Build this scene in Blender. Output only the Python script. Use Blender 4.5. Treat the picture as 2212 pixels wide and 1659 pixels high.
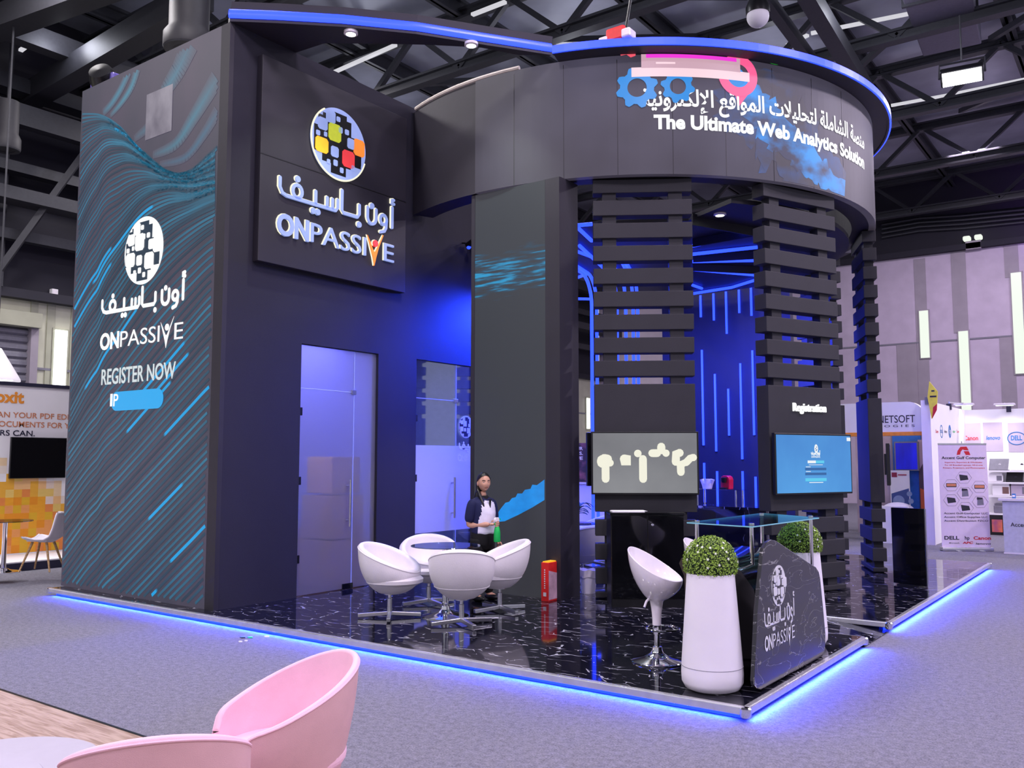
import bpy, bmesh, math, random
from mathutils import Vector, Matrix, noise
random.seed(7)
for o in list(bpy.data.objects): bpy.data.objects.remove(o)
SC = bpy.context.scene
COL = SC.collection
PI = math.pi
V3 = Vector

# ------------------------------------------------------------------ camera
CAM_F, CAM_YAW, CAM_PITCH, CAM_ROLL = 1908.75, -0.6324, 0.0862, 0.0006
CAM_POS = V3((2.3428, -5.8555, 1.75))
_cy, _sy, _cp, _sp = math.cos(CAM_YAW), math.sin(CAM_YAW), math.cos(CAM_PITCH), math.sin(CAM_PITCH)
FW = V3((_sy*_cp, _cy*_cp, _sp)); _R = V3((_cy, -_sy, 0)); _U = _R.cross(FW)
RT = _R*math.cos(CAM_ROLL) + _U*math.sin(CAM_ROLL); UP = -_R*math.sin(CAM_ROLL) + _U*math.cos(CAM_ROLL)
cd = bpy.data.cameras.new('camera'); cam = bpy.data.objects.new('camera', cd); COL.objects.link(cam)
cd.sensor_width = 36; cd.sensor_fit = 'HORIZONTAL'; cd.lens = CAM_F/2212*36; cd.clip_start = .05; cd.clip_end = 300
cam.matrix_world = Matrix(((RT.x, UP.x, -FW.x, CAM_POS.x), (RT.y, UP.y, -FW.y, CAM_POS.y), (RT.z, UP.z, -FW.z, CAM_POS.z), (0, 0, 0, 1)))
SC.camera = cam

# ------------------------------------------------------------------ world, exposure, hall lights
SC.view_settings.view_transform = 'Standard'; SC.view_settings.look = 'None'
SC.view_settings.gamma = 1; SC.view_settings.use_curve_mapping = False
SC.view_settings.exposure = 0.0
wd = bpy.data.worlds.new('world'); SC.world = wd; wd.use_nodes = True
wd.node_tree.nodes['Background'].inputs[0].default_value = (.80, .80, .95, 1)
wd.node_tree.nodes['Background'].inputs[1].default_value = .55

def area(loc, power, size, col=(1, 1, 1), target=None, size_y=None, spread=None):
    l = bpy.data.lights.new('lamp', 'AREA'); l.energy = power; l.color = col; l.size = size
    if size_y: l.shape = 'RECTANGLE'; l.size_y = size_y
    if spread: l.spread = spread
    o = bpy.data.objects.new('lamp', l); COL.objects.link(o); o.location = loc
    d = (V3(target) - V3(loc)) if target else V3((0, 0, -1))
    o.rotation_euler = d.to_track_quat('-Z', 'Y').to_euler()
    return o
def spot(loc, target, power, col=(1, 1, 1), angle=70, blend=.6, r=.05):
    l = bpy.data.lights.new('spot', 'SPOT'); l.energy = power; l.color = col; l.spot_size = math.radians(angle); l.spot_blend = blend; l.shadow_soft_size = r
    o = bpy.data.objects.new('spot', l); COL.objects.link(o); o.location = loc
    o.rotation_euler = (V3(target) - V3(loc)).to_track_quat('-Z', 'Y').to_euler(); return o
WARM = (1, .95, .97); LAV = (.98, .84, 1.07); BLUE = (.02, .05, 1)
for x, y, p, c in [(-15, -7, 420, WARM), (-8, -9, 420, WARM), (-1, -9, 420, LAV), (6, -7, 520, LAV), (12, 0, 520, LAV),
                   (-14, 1, 420, WARM), (-7.5, 0, 300, WARM), (.5, 1, 420, LAV), (7, 6, 620, LAV), (9, 14, 800, LAV), (-16, 9, 500, WARM),
                   (-18, 20, 900, WARM), (8, 22, 1050, LAV), (-2, 25.5, 520, LAV)]:
    area((x, y, 11.6), p*1.45, 1.4, c)
def omni(loc, power, col):
    l = bpy.data.lights.new('omni', 'POINT'); l.energy = power; l.color = col; l.shadow_soft_size = .25; o = bpy.data.objects.new('omni', l); COL.objects.link(o); o.location = loc; return o
for x, y, p in [(-16.5, 3.3, 45), (-12.8, 8, 80), (-9.2, 3.3, 60), (-9.2, 12.5, 90), (-5.6, 7.8, 80), (-2, 12.4, 80), (-5.6, 17, 90), (1.6, 8, 60), (1.6, 17, 60), (-12.8, 17, 80), (5.2, 12.5, 60), (-16.5, 12.5, 70)]:
    omni((x, y, 10.9), p, (.86, .88, 1))          # points added to brighten the roof between the trusses
area((-7.9, 3.6, 3.9), 120, 1.8, (.20, .22, 1))                           # lamp in the store room behind the glass doors
spot((-6.95, 1.6, 2.9), (-6.7, 2.5, .6), 60, (1, .88, .76), 60, .8, .03)                # spot added to brighten the stacked boxes
spot((-7.9, 4.4, 3.6), (-6.3, 4.1, 1.3), 260, (.85, .9, 1), 75, .9, .05)                # spot added to whiten the frosted band of the clear door
area((-4.6, 7.0, 4.75), 520, 2.4, BLUE)                                   # blue LED ceiling inside the ring
spot((-5.55, 5.3, 4.3), (-6.3, 4.4, 2.2), 1900, BLUE, 140, 1)              # blue wash behind the pillar
area((-3.6, 8.7, 3.6), 420, 1.8, (.06, .08, 1), (-3.3, 10.6, 2.4))        # blue wash on the LED strip wall
spot((1.2, 29.5, 9.6), (.6, 32, 11.4), 420, (.5, .2, 1), 120, 1, .2)                # violet wash on the black upper wall

# ------------------------------------------------------------------ pixel -> point helpers (frame 2212 x 1659)
def ray(px, py): return FW + RT*((px-1106)/CAM_F) - UP*((py-829.5)/CAM_F)
def P(px, py, ax, val):
    d = ray(px, py); i = 'xyz'.index(ax); return CAM_POS + d*((val-CAM_POS[i])/d[i])
def DP(px, py, t): return CAM_POS + ray(px, py)*t
RC = V3((-4.7, 6.9)); RR = 3.88                                           # centre and radius of the ring
def CYL(px, py, r=RR, far=False):
    d = ray(px, py); o = V3((CAM_POS.x, CAM_POS.y)) - RC; dd = V3((d.x, d.y))
    a = dd.dot(dd); b = 2*o.dot(dd); c = o.dot(o)-r*r; q = max(0, b*b-4*a*c)
    t = (-b+(1 if far else -1)*math.sqrt(q))/(2*a); p = CAM_POS + d*t
    return math.atan2(p.y-RC.y, p.x-RC.x), p.z
def ringp(th, z, r=RR): return V3((RC.x+r*math.cos(th), RC.y+r*math.sin(th), z))

# ------------------------------------------------------------------ materials
def lin(c): c /= 255; return c/12.92 if c <= .04045 else ((c+.055)/1.055)**2.4
def S(r, g, b): return (lin(r), lin(g), lin(b), 1)
class NT:
    def __init__(s, name):
        s.m = bpy.data.materials.new(name); s.m.use_nodes = True; s.t = s.m.node_tree; s.b = s.t.nodes['Principled BSDF']; s.out = s.t.nodes['Material Output']
    def n(s, typ, **kw):
        n = s.t.nodes.new(typ)
        for k, v in kw.items():
            if hasattr(n, k): setattr(n, k, v)
        return n
    def l(s, a, b): s.t.links.new(a, b)
def mat(name, col, rough=.5, metal=0, emit=None, es=0, var=.08, scale=14, spec=.5, bump=0, coat=0, bscale=None, stretch=(1, 1, 1)):
    t = NT(name); b = t.b
    b.inputs['Roughness'].default_value = rough; b.inputs['Metallic'].default_value = metal
    b.inputs['Specular IOR Level'].default_value = spec; b.inputs['Coat Weight'].default_value = coat
    tc = t.n('ShaderNodeTexCoord'); mp = t.n('ShaderNodeMapping'); mp.inputs['Scale'].default_value = stretch
    t.l(tc.outputs['Object'], mp.inputs[0])
    nz = t.n('ShaderNodeTexNoise'); nz.inputs['Scale'].default_value = scale; nz.inputs['Detail'].default_value = 4
    t.l(mp.outputs[0], nz.inputs['Vector'])
    cr = t.n('ShaderNodeValToRGB'); cr.color_ramp.elements[0].position = .3; cr.color_ramp.elements[1].position = .7
    cr.color_ramp.elements[0].color = tuple(c*(1-var) for c in col[:3])+(1,); cr.color_ramp.elements[1].color = tuple(min(1, c*(1+var)) for c in col[:3])+(1,)
    t.l(nz.outputs['Fac'], cr.inputs[0]); t.l(cr.outputs[0], b.inputs['Base Color'])
    if emit:
        b.inputs['Emission Color'].default_value = emit; b.inputs['Emission Strength'].default_value = es
    if bump:
        n2 = t.n('ShaderNodeTexNoise'); n2.inputs['Scale'].default_value = bscale or scale*6; t.l(mp.outputs[0], n2.inputs['Vector'])
        bp = t.n('ShaderNodeBump'); bp.inputs['Strength'].default_value = bump; bp.inputs['Distance'].default_value = .01
        t.l(n2.outputs['Fac'], bp.inputs['Height']); t.l(bp.outputs[0], b.inputs['Normal'])
    return t.m
def emis(name, col, es=1.0, base=(.01, .01, .01, 1)): return mat(name, base, .35, emit=col, es=es)
def marble():
    t = NT('black_marble'); b = t.b; tc = t.n('ShaderNodeTexCoord')
    col = None
    for k, (sx, sy, rot, th) in enumerate([(2.6, 6.2, .42, .020), (3.4, 7.5, .15, .016)]):
        nd = t.n('ShaderNodeTexNoise'); nd.inputs['Scale'].default_value = 5; nd.inputs['Detail'].default_value = 2; t.l(tc.outputs['Object'], nd.inputs['Vector'])
        ad = t.n('ShaderNodeMixRGB', blend_type='LINEAR_LIGHT'); ad.inputs[0].default_value = .05; t.l(tc.outputs['Object'], ad.inputs[1]); t.l(nd.outputs['Color'], ad.inputs[2])
        mp = t.n('ShaderNodeMapping'); mp.inputs['Scale'].default_value = (sx, sy, .01); mp.inputs['Rotation'].default_value = (0, 0, rot); mp.inputs['Location'].default_value = (k*7.3, k*3.1, 0)
        t.l(ad.outputs[0], mp.inputs[0])
        vo = t.n('ShaderNodeTexVoronoi', feature='DISTANCE_TO_EDGE'); vo.inputs['Scale'].default_value = 1; t.l(mp.outputs[0], vo.inputs['Vector'])
        n2 = t.n('ShaderNodeTexNoise'); n2.inputs['Scale'].default_value = 5.5; n2.inputs['Detail'].default_value = 1; t.l(mp.outputs[0], n2.inputs['Vector']); n2.inputs['Scale'].default_value = 1.7
        mw = t.n('ShaderNodeMapRange'); mw.inputs[1].default_value = .535; mw.inputs[2].default_value = .72; mw.inputs[3].default_value = 0; mw.inputs[4].default_value = th*1.6; t.l(n2.outputs['Fac'], mw.inputs[0])
        m4 = t.n('ShaderNodeMath', operation='LESS_THAN'); t.l(vo.outputs['Distance'], m4.inputs[0]); t.l(mw.outputs[0], m4.inputs[1])
        if col is None: col = m4
        else:
            mx = t.n('ShaderNodeMath', operation='MAXIMUM'); t.l(col.outputs[0], mx.inputs[0]); t.l(m4.outputs[0], mx.inputs[1]); col = mx
    mix = t.n('ShaderNodeMixRGB'); mix.inputs[1].default_value = (.006, .006, .012, 1); mix.inputs[2].default_value = (.42, .42, .48, 1)
    t.l(col.outputs[0], mix.inputs[0]); t.l(mix.outputs[0], b.inputs['Base Color'])
    b.inputs['Roughness'].default_value = .06; b.inputs['Specular IOR Level'].default_value = .6
    return t.m
def carpet_mat():
    t = NT('grey_carpet'); b = t.b; tc = t.n('ShaderNodeTexCoord')
    n1 = t.n('ShaderNodeTexNoise'); n1.inputs['Scale'].default_value = 90; n1.inputs['Detail'].default_value = 3
    n2 = t.n('ShaderNodeTexNoise'); n2.inputs['Scale'].default_value = 22; n2.inputs['Detail'].default_value = 6; n2.inputs['Roughness'].default_value = .7
    t.l(tc.outputs['Object'], n1.inputs['Vector']); t.l(tc.outputs['Object'], n2.inputs['Vector'])
    m = t.n('ShaderNodeMath', operation='ADD'); t.l(n1.outputs['Fac'], m.inputs[0]); t.l(n2.outputs['Fac'], m.inputs[1])
    m2 = t.n('ShaderNodeMath', operation='MULTIPLY'); m2.inputs[1].default_value = .5; t.l(m.outputs[0], m2.inputs[0])
    cr = t.n('ShaderNodeValToRGB'); cr.color_ramp.elements[0].position = .38; cr.color_ramp.elements[1].position = .62
    cr.color_ramp.elements[0].color = (.116, .113, .137, 1); cr.color_ramp.elements[1].color = (.240, .234, .280, 1)
    t.l(m2.outputs[0], cr.inputs[0]); t.l(cr.outputs[0], b.inputs['Base Color']); b.inputs['Roughness'].default_value = .95
    b.inputs['Specular IOR Level'].default_value = .1
    bp = t.n('ShaderNodeBump'); bp.inputs['Strength'].default_value = .5; bp.inputs['Distance'].default_value = .004
    t.l(n1.outputs['Fac'], bp.inputs['Height']); t.l(bp.outputs[0], b.inputs['Normal']); return t.m
def wood_mat(name, c1, c2, sc=(1.2, 14, 6)):
    t = NT(name); b = t.b; tc = t.n('ShaderNodeTexCoord'); mp = t.n('ShaderNodeMapping'); mp.inputs['Scale'].default_value = sc
    t.l(tc.outputs['Object'], mp.inputs[0]); nz = t.n('ShaderNodeTexNoise'); nz.inputs['Scale'].default_value = 2.2; nz.inputs['Detail'].default_value = 8; nz.inputs['Distortion'].default_value = 1.3
    t.l(mp.outputs[0], nz.inputs['Vector']); cr = t.n('ShaderNodeValToRGB'); cr.color_ramp.elements[0].position = .36; cr.color_ramp.elements[1].position = .6
    cr.color_ramp.elements[0].color = c1; cr.color_ramp.elements[1].color = c2
    t.l(nz.outputs['Fac'], cr.inputs[0]); t.l(cr.outputs[0], b.inputs['Base Color']); b.inputs['Roughness'].default_value = .45; return t.m
def glass_mat(name, tint=(.9, .95, 1, 1), gloss=.12, rough=.02):
    t = NT(name); t.t.nodes.remove(t.b); tr = t.n('ShaderNodeBsdfTransparent'); tr.inputs[0].default_value = tint
    gl = t.n('ShaderNodeBsdfGlossy'); gl.inputs['Roughness'].default_value = rough
    lw = t.n('ShaderNodeLayerWeight'); lw.inputs[0].default_value = .35; ma = t.n('ShaderNodeMath', operation='MULTIPLY_ADD'); ma.inputs[1].default_value = .6; ma.inputs[2].default_value = gloss
    t.l(lw.outputs['Fresnel'], ma.inputs[0]); mx = t.n('ShaderNodeMixShader'); t.l(ma.outputs[0], mx.inputs[0]); t.l(tr.outputs[0], mx.inputs[1]); t.l(gl.outputs[0], mx.inputs[2]); t.l(mx.outputs[0], t.out.inputs[0])
    return t.m
def frost_mat(name, col, rough=.38, white=.35):
    t = NT(name); t.t.nodes.remove(t.b); rf = t.n('ShaderNodeBsdfRefraction'); rf.inputs['Roughness'].default_value = rough; rf.inputs['IOR'].default_value = 1.04; rf.inputs[0].default_value = col
    nz = t.n('ShaderNodeTexNoise'); nz.inputs['Scale'].default_value = 260; bp = t.n('ShaderNodeBump'); bp.inputs['Strength'].default_value = .15; bp.inputs['Distance'].default_value = .002
    t.l(nz.outputs['Fac'], bp.inputs['Height']); df = t.n('ShaderNodeBsdfDiffuse'); df.inputs[0].default_value = col; tl = t.n('ShaderNodeBsdfTranslucent'); tl.inputs[0].default_value = col
    m0 = t.n('ShaderNodeMixShader'); t.l(df.outputs[0], m0.inputs[1]); t.l(tl.outputs[0], m0.inputs[2])
    gl = t.n('ShaderNodeBsdfGlossy'); gl.inputs['Roughness'].default_value = .22
    m1 = t.n('ShaderNodeMixShader'); m1.inputs[0].default_value = white; t.l(rf.outputs[0], m1.inputs[1]); t.l(m0.outputs[0], m1.inputs[2]); t.l(bp.outputs[0], rf.inputs['Normal'])
    m2 = t.n('ShaderNodeMixShader'); m2.inputs[0].default_value = .08; t.l(m1.outputs[0], m2.inputs[1]); t.l(gl.outputs[0], m2.inputs[2]); t.l(m2.outputs[0], t.out.inputs[0]); return t.m
def streak_mat(name, dark, bright, scale, lo, hi, es=1.0, rot=0):
    """self lit picture of the LED screen: noise streaks between two colours"""
    t = NT(name); b = t.b; tc = t.n('ShaderNodeTexCoord'); mp = t.n('ShaderNodeMapping'); mp.inputs['Scale'].default_value = scale; mp.inputs['Rotation'].default_value = (0, rot, 0)
    t.l(tc.outputs['Object'], mp.inputs[0]); nz = t.n('ShaderNodeTexNoise'); nz.inputs['Scale'].default_value = 1; nz.inputs['Detail'].default_value = 5; t.l(mp.outputs[0], nz.inputs['Vector'])
    cr = t.n('ShaderNodeValToRGB'); cr.color_ramp.elements[0].position = lo; cr.color_ramp.elements[1].position = hi; cr.color_ramp.elements[0].color = dark; cr.color_ramp.elements[1].color = bright
    t.l(nz.outputs['Fac'], cr.inputs[0]); b.inputs['Base Color'].default_value = (.02, .02, .02, 1); t.l(cr.outputs[0], b.inputs['Emission Color']); b.inputs['Emission Strength'].default_value = es; b.inputs['Roughness'].default_value = .5
    return t.m
def vcol_mat(name, es=1.0):
    t = NT(name); a = t.n('ShaderNodeVertexColor'); a.layer_name = 'Col'; t.l(a.outputs[0], t.b.inputs['Emission Color']); t.b.inputs['Emission Strength'].default_value = es
    nz = t.n('ShaderNodeTexNoise'); nz.inputs['Scale'].default_value = 300; cr = t.n('ShaderNodeValToRGB'); cr.color_ramp.elements[0].color = (.004, .004, .004, 1); cr.color_ramp.elements[1].color = (.012, .012, .012, 1)
    t.l(nz.outputs['Fac'], cr.inputs[0]); t.l(cr.outputs[0], t.b.inputs['Base Color']); return t.m
def brick_mat(name, c1, c2, w, h):
    t = NT(name); tc = t.n('ShaderNodeTexCoord'); mp = t.n('ShaderNodeMapping'); mp.inputs['Rotation'].default_value = (PI/2, 0, PI/2); t.l(tc.outputs['Object'], mp.inputs[0])
    br = t.n('ShaderNodeTexBrick'); br.offset = 0; br.inputs['Color1'].default_value = c1; br.inputs['Color2'].default_value = c2; br.inputs['Mortar'].default_value = c1; br.inputs['Mortar Size'].default_value = 0
    br.inputs['Scale'].default_value = 1; br.inputs['Brick Width'].default_value = w; br.inputs['Row Height'].default_value = h
    t.l(mp.outputs[0], br.inputs['Vector']); t.l(br.outputs[0], t.b.inputs['Base Color']); t.b.inputs['Roughness'].default_value = .6; return t.m

M = {}
M['carpet'] = carpet_mat(); M['marble'] = marble()
M['wood_floor'] = wood_mat('pale_oak_vinyl', S(150, 124, 108), S(186, 162, 148))
M['oak'] = wood_mat('oak_leg', S(170, 130, 85), S(205, 168, 118), (3, 3, 20))
M['panel'] = mat('dark_panel', S(39, 36, 46), .55, bump=.08, scale=3)
M['wall'] = mat('dark_wall_felt', S(30, 28, 43), .75, bump=.15, scale=3, bscale=140)
M['slat'] = mat('dark_slat', S(40, 39, 46), .7, bump=.12, scale=4, bscale=150)
M['black'] = mat('black_plastic', S(18, 18, 21), .35); M['gloss_black'] = mat('gloss_black', S(9, 9, 13), .08, coat=.6)
M['dark_metal'] = mat('roof_steel', S(58, 58, 64), .5, metal=.3); M['ceiling'] = mat('roof_deck', S(150, 152, 166), .42, metal=.2, scale=.35, var=.5)  # ceiling blotches imitate patches of light between the beams
M['chrome'] = mat('chrome', (.85, .85, .88, 1), .06, metal=1, var=.02); M['alu'] = mat('brushed_aluminium', (.72, .72, .76, 1), .28, metal=1, stretch=(1, 1, 12), var=.08)
M['steel'] = mat('satin_steel', (.62, .61, .6, 1), .3, metal=1)
M['trim'] = mat('anodised_trim', (.78, .78, .82, 1), .22, metal=.75)
M['white_leather'] = mat('white_leather', S(238, 232, 236), .42, bump=.12, scale=5, bscale=90, var=.03)
M['white_gloss'] = mat('white_gloss_plastic', S(242, 234, 242), .1, coat=.7, var=.02)
M['eye_white'] = mat('eye_white', S(190, 172, 165), .4)
M['white_table'] = mat('white_table_top', S(178, 174, 186), .5, var=.02)
M['white_matt'] = mat('white_matt', S(246, 240, 248), .5, var=.03, scale=3); M['white'] = mat('white_board', S(240, 238, 242), .6, var=.02, scale=2)
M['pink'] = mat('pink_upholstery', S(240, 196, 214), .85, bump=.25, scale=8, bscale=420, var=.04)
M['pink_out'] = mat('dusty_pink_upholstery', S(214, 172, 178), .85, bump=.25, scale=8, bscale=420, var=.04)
M['blue_led'] = emis('blue_led', (.013, .036, 1, 1), 4.2); M['blue_glow'] = emis('blue_strip', (.004, .018, 1, 1), 5.5)
M['white_light'] = emis('white_light', (.95, 1, .97, 1), 3.0); M['lightbox'] = emis('lightbox', (.88, .95, .84, 1), 1.0); M['dim_strip'] = emis('roof_strip', (.75, .74, .80, 1), .85)
M['glass'] = glass_mat('clear_glass', (.86, .93, .97, 1), .05); M['dark_glass'] = glass_mat('smoked_glass', (.42, .5, .6, 1), .08)
M['frost'] = frost_mat('frosted_glass', (.86, .86, .97, 1), .30, .18); M['frost_white'] = frost_mat('white_frost_film', (.86, .87, 1, 1), .5, .8)
M['letter_white'] = emis('white_led_letter', (1, 1, 1, 1), 1.0); M['letter_sign'] = mat('pale_blue_letter', S(130, 145, 190), .4, emit=S(150, 170, 228), es=.6)
M['letter_edge'] = emis('lit_letter_edge', S(255, 250, 225), 1.0)
M['yellow'] = mat('yellow_green_acrylic', S(190, 200, 50), .4, emit=S(190, 200, 50), es=.55); M['orange'] = mat('orange_acrylic', S(240, 140, 50), .4, emit=S(235, 130, 45), es=.6)
M['amber'] = mat('amber_acrylic', S(235, 175, 40), .4, emit=S(235, 165, 30), es=.65); M['red'] = mat('red_acrylic', S(225, 60, 65), .4, emit=S(225, 60, 65), es=.6)
M['print_white'] = mat('white_print', S(225, 225, 230), .6); M['print_black'] = mat('black_print', S(40, 38, 50), .6); M['print_red'] = mat('red_print', S(200, 30, 45), .6); M['print_grey'] = mat('grey_print', S(120, 118, 130), .6)
M['print_blue'] = mat('blue_print', S(30, 110, 180), .6); M['print_orange'] = mat('orange_print', S(240, 150, 50), .6); M['print_terra'] = mat('terracotta_print', S(205, 130, 90), .6); M['print_navy'] = mat('navy_print', S(35, 35, 60), .6)
M['red_paper'] = mat('red_paper', S(225, 40, 40), .5); M['paper_art'] = mat('pale_pink_print', S(215, 175, 195), .5, scale=9, var=.25)
M['skin'] = mat('skin', S(205, 155, 130), .55, var=.05); M['hair'] = mat('black_hair', S(14, 12, 14), .35, stretch=(8, 8, 1)); M['navy'] = mat('navy_cloth', S(18, 24, 70), .85); M['shirt_white'] = mat('white_cloth', S(232, 228, 245), .85); M['trousers'] = mat('black_cloth', S(9, 9, 13), .9)
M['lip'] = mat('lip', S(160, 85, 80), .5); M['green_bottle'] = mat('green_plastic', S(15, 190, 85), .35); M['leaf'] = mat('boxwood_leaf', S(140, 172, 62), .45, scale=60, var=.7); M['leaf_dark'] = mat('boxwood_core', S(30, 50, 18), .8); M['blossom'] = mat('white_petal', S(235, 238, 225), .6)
M['blue_leaf'] = mat('grey_green_leaf', S(60, 95, 105), .5, scale=30, var=.4); M['cardboard'] = mat('cardboard', S(200, 165, 135), .8)

# ------------------------------------------------------------------ mesh helpers
class MB:
    def __init__(s): s.v = []; s.f = []; s.c = None
    def add(s, vs, fs, X=None):
        n = len(s.v); s.v += [(X @ V3(v)) if X else V3(v) for v in vs]; s.f += [tuple(i+n for i in f) for f in fs]; return s
    def box(s, lo, hi, X=None):
        x0, y0, z0 = lo; x1, y1, z1 = hi
        return s.add([(x0, y0, z0), (x1, y0, z0), (x1, y1, z0), (x0, y1, z0), (x0, y0, z1), (x1, y0, z1), (x1, y1, z1), (x0, y1, z1)],
                     [(3, 2, 1, 0), (4, 5, 6, 7), (0, 1, 5, 4), (1, 2, 6, 5), (2, 3, 7, 6), (3, 0, 4, 7)], X)
    def prism(s, poly, z0, z1, X=None):
        a = sum(poly[i][0]*poly[(i+1) % len(poly)][1]-poly[(i+1) % len(poly)][0]*poly[i][1] for i in range(len(poly)))
        if a < 0: poly = poly[::-1]
        n = len(poly); vs = [(x, y, z0) for x, y in poly]+[(x, y, z1) for x, y in poly]
        return s.add(vs, [tuple(range(n))[::-1], tuple(range(n, 2*n))]+[(i, (i+1) % n, (i+1) % n+n, i+n) for i in range(n)], X)
    def lathe(s, prof, n=32, X=None, cap=True):
        vs = []; fs = []
        for r, z in prof: vs += [(r*math.cos(2*PI*k/n), r*math.sin(2*PI*k/n), z) for k in range(n)]
        for j in range(len(prof)-1):
            for k in range(n): fs.append((j*n+k, j*n+(k+1) % n, (j+1)*n+(k+1) % n, (j+1)*n+k))
        if cap:
            if prof[0][0] > 1e-4: fs.append(tuple(range(n))[::-1])
            if prof[-1][0] > 1e-4: fs.append(tuple(range((len(prof)-1)*n, len(prof)*n)))
        return s.add(vs, fs, X)
    def tube(s, pts, r, n=10, closed=False):
        pts = [V3(p) for p in pts]; N = len(pts); rr = r if isinstance(r, (list, tuple)) else [r]*N; vs = []; fs = []; a = None
        for i, p in enumerate(pts):
            t = (pts[(i+1) % N]-pts[i-1]) if closed else (pts[min(i+1, N-1)]-pts[max(i-1, 0)])
            t.normalize()
            if a is None: a = t.orthogonal().normalized()
            a = (a - t*a.dot(t)).normalized(); b = t.cross(a)
            vs += [p+(a*math.cos(2*PI*k/n)+b*math.sin(2*PI*k/n))*rr[i] for k in range(n)]
        for i in range(N if closed else N-1):
            for k in range(n): fs.append((i*n+k, i*n+(k+1) % n, ((i+1) % N)*n+(k+1) % n, ((i+1) % N)*n+k))
        if not closed: fs += [tuple(range(n))[::-1], tuple(range((N-1)*n, N*n))]
        return s.add(vs, fs)
    def bar(s, a, b, w, h, up=(0, 0, 1)):
        a, b = V3(a), V3(b); d = (b-a); L = d.length; d.normalize(); u = V3(up); sd = d.cross(u).normalized(); u = sd.cross(d)
        X = Matrix(((d.x, sd.x, u.x, a.x), (d.y, sd.y, u.y, a.y), (d.z, sd.z, u.z, a.z), (0, 0, 0, 1)))
        return s.box((0, -w/2, -h/2), (L, w/2, h/2), X)
    def grid(s, fn, nu, nv, closed_u=False):
        vs = [fn(i/(nu if closed_u else nu-1), j/(nv-1)) for j in range(nv) for i in range(nu)]; fs = []
        for j in range(nv-1):
            for i in range(nu if closed_u else nu-1): fs.append((j*nu+i, j*nu+(i+1) % nu, (j+1)*nu+(i+1) % nu, (j+1)*nu+i))
        return s.add(vs, fs)
    def sphere(s, c, r, nu=20, nv=12, sc=(1, 1, 1)):
        c = V3(c); return s.grid(lambda u, v: c+V3((math.cos(2*PI*u)*math.sin(PI*v)*sc[0], math.sin(2*PI*u)*math.sin(PI*v)*sc[1], -math.cos(PI*v)*sc[2]))*r, nu, nv, True)
    def map(s, fn): s.v = [V3(fn(v)) for v in s.v]; return s
def FR(o, x, y):
    """frame: local x,y,z(normal) -> world, from an origin and two directions"""
    x = V3(x).normalized(); y = V3(y); y = (y-x*y.dot(x)).normalized(); z = x.cross(y); o = V3(o)
    return Matrix(((x.x, y.x, z.x, o.x), (x.y, y.y, z.y, o.y), (x.z, y.z, z.z, o.z), (0, 0, 0, 1)))
WM = {}
def obj(name, mb, m, parent=None, label=None, smooth=False, bevel=0, world=True, kind=None, cat=None, group=None, bseg=2):
    me = bpy.data.meshes.new(name)
    vs = mb.v
    if parent and world: X = WM[parent.name].inverted(); vs = [X @ v for v in vs]
    me.from_pydata([tuple(v) for v in vs], [], mb.f); me.update()
    bm = bmesh.new(); bm.from_mesh(me); bmesh.ops.recalc_face_normals(bm, faces=bm.faces); bm.to_mesh(me); bm.free()
    me.materials.append(m if not isinstance(m, str) else M[m])
    if smooth: 
        me.polygons.foreach_set('use_smooth', [True]*len(me.polygons))
        try: me.set_sharp_from_angle(angle=math.radians(42))
        except Exception: pass
    o = bpy.data.objects.new(name, me); COL.objects.link(o)
    if parent: o.parent = parent; WM[o.name] = WM[parent.name]
    else: WM[o.name] = Matrix()
    if bevel:
        b = o.modifiers.new('bevel', 'BEVEL'); b.width = bevel; b.segments = bseg; b.limit_method = 'ANGLE'; b.angle_limit = math.radians(40)
    if label: o['label'] = label
    if kind: o['kind'] = kind
    if cat: o['category'] = cat
    if group: o['group'] = group
    return o
def thing(name, label, cat, loc=(0, 0, 0), rz=0, group=None, kind=None):
    o = bpy.data.objects.new(name, None); COL.objects.link(o); o.empty_display_size = .1
    o.location = loc; o.rotation_euler = (0, 0, rz); WM[o.name] = Matrix.Translation(V3(loc)) @ Matrix.Rotation(rz, 4, 'Z')
    o['label'] = label; o['category'] = cat
    if group: o['group'] = group
    if kind: o['kind'] = kind
    return o
def dup(root, loc, rz, label, group=None):
    def cp(o, par):
        c = o.copy(); COL.objects.link(c); c.parent = par; WM[c.name] = WM[par.name] if par else WM[o.name]
        for ch in list(o.children): cp(ch, c)
        return c
    r = cp(root, None); r.location = loc; r.rotation_euler = (0, 0, rz); r['label'] = label
    if group: r['group'] = group
    return r
def struct(name, mb, m, **kw): return obj(name, mb, m, kind='structure', **kw)

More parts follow.
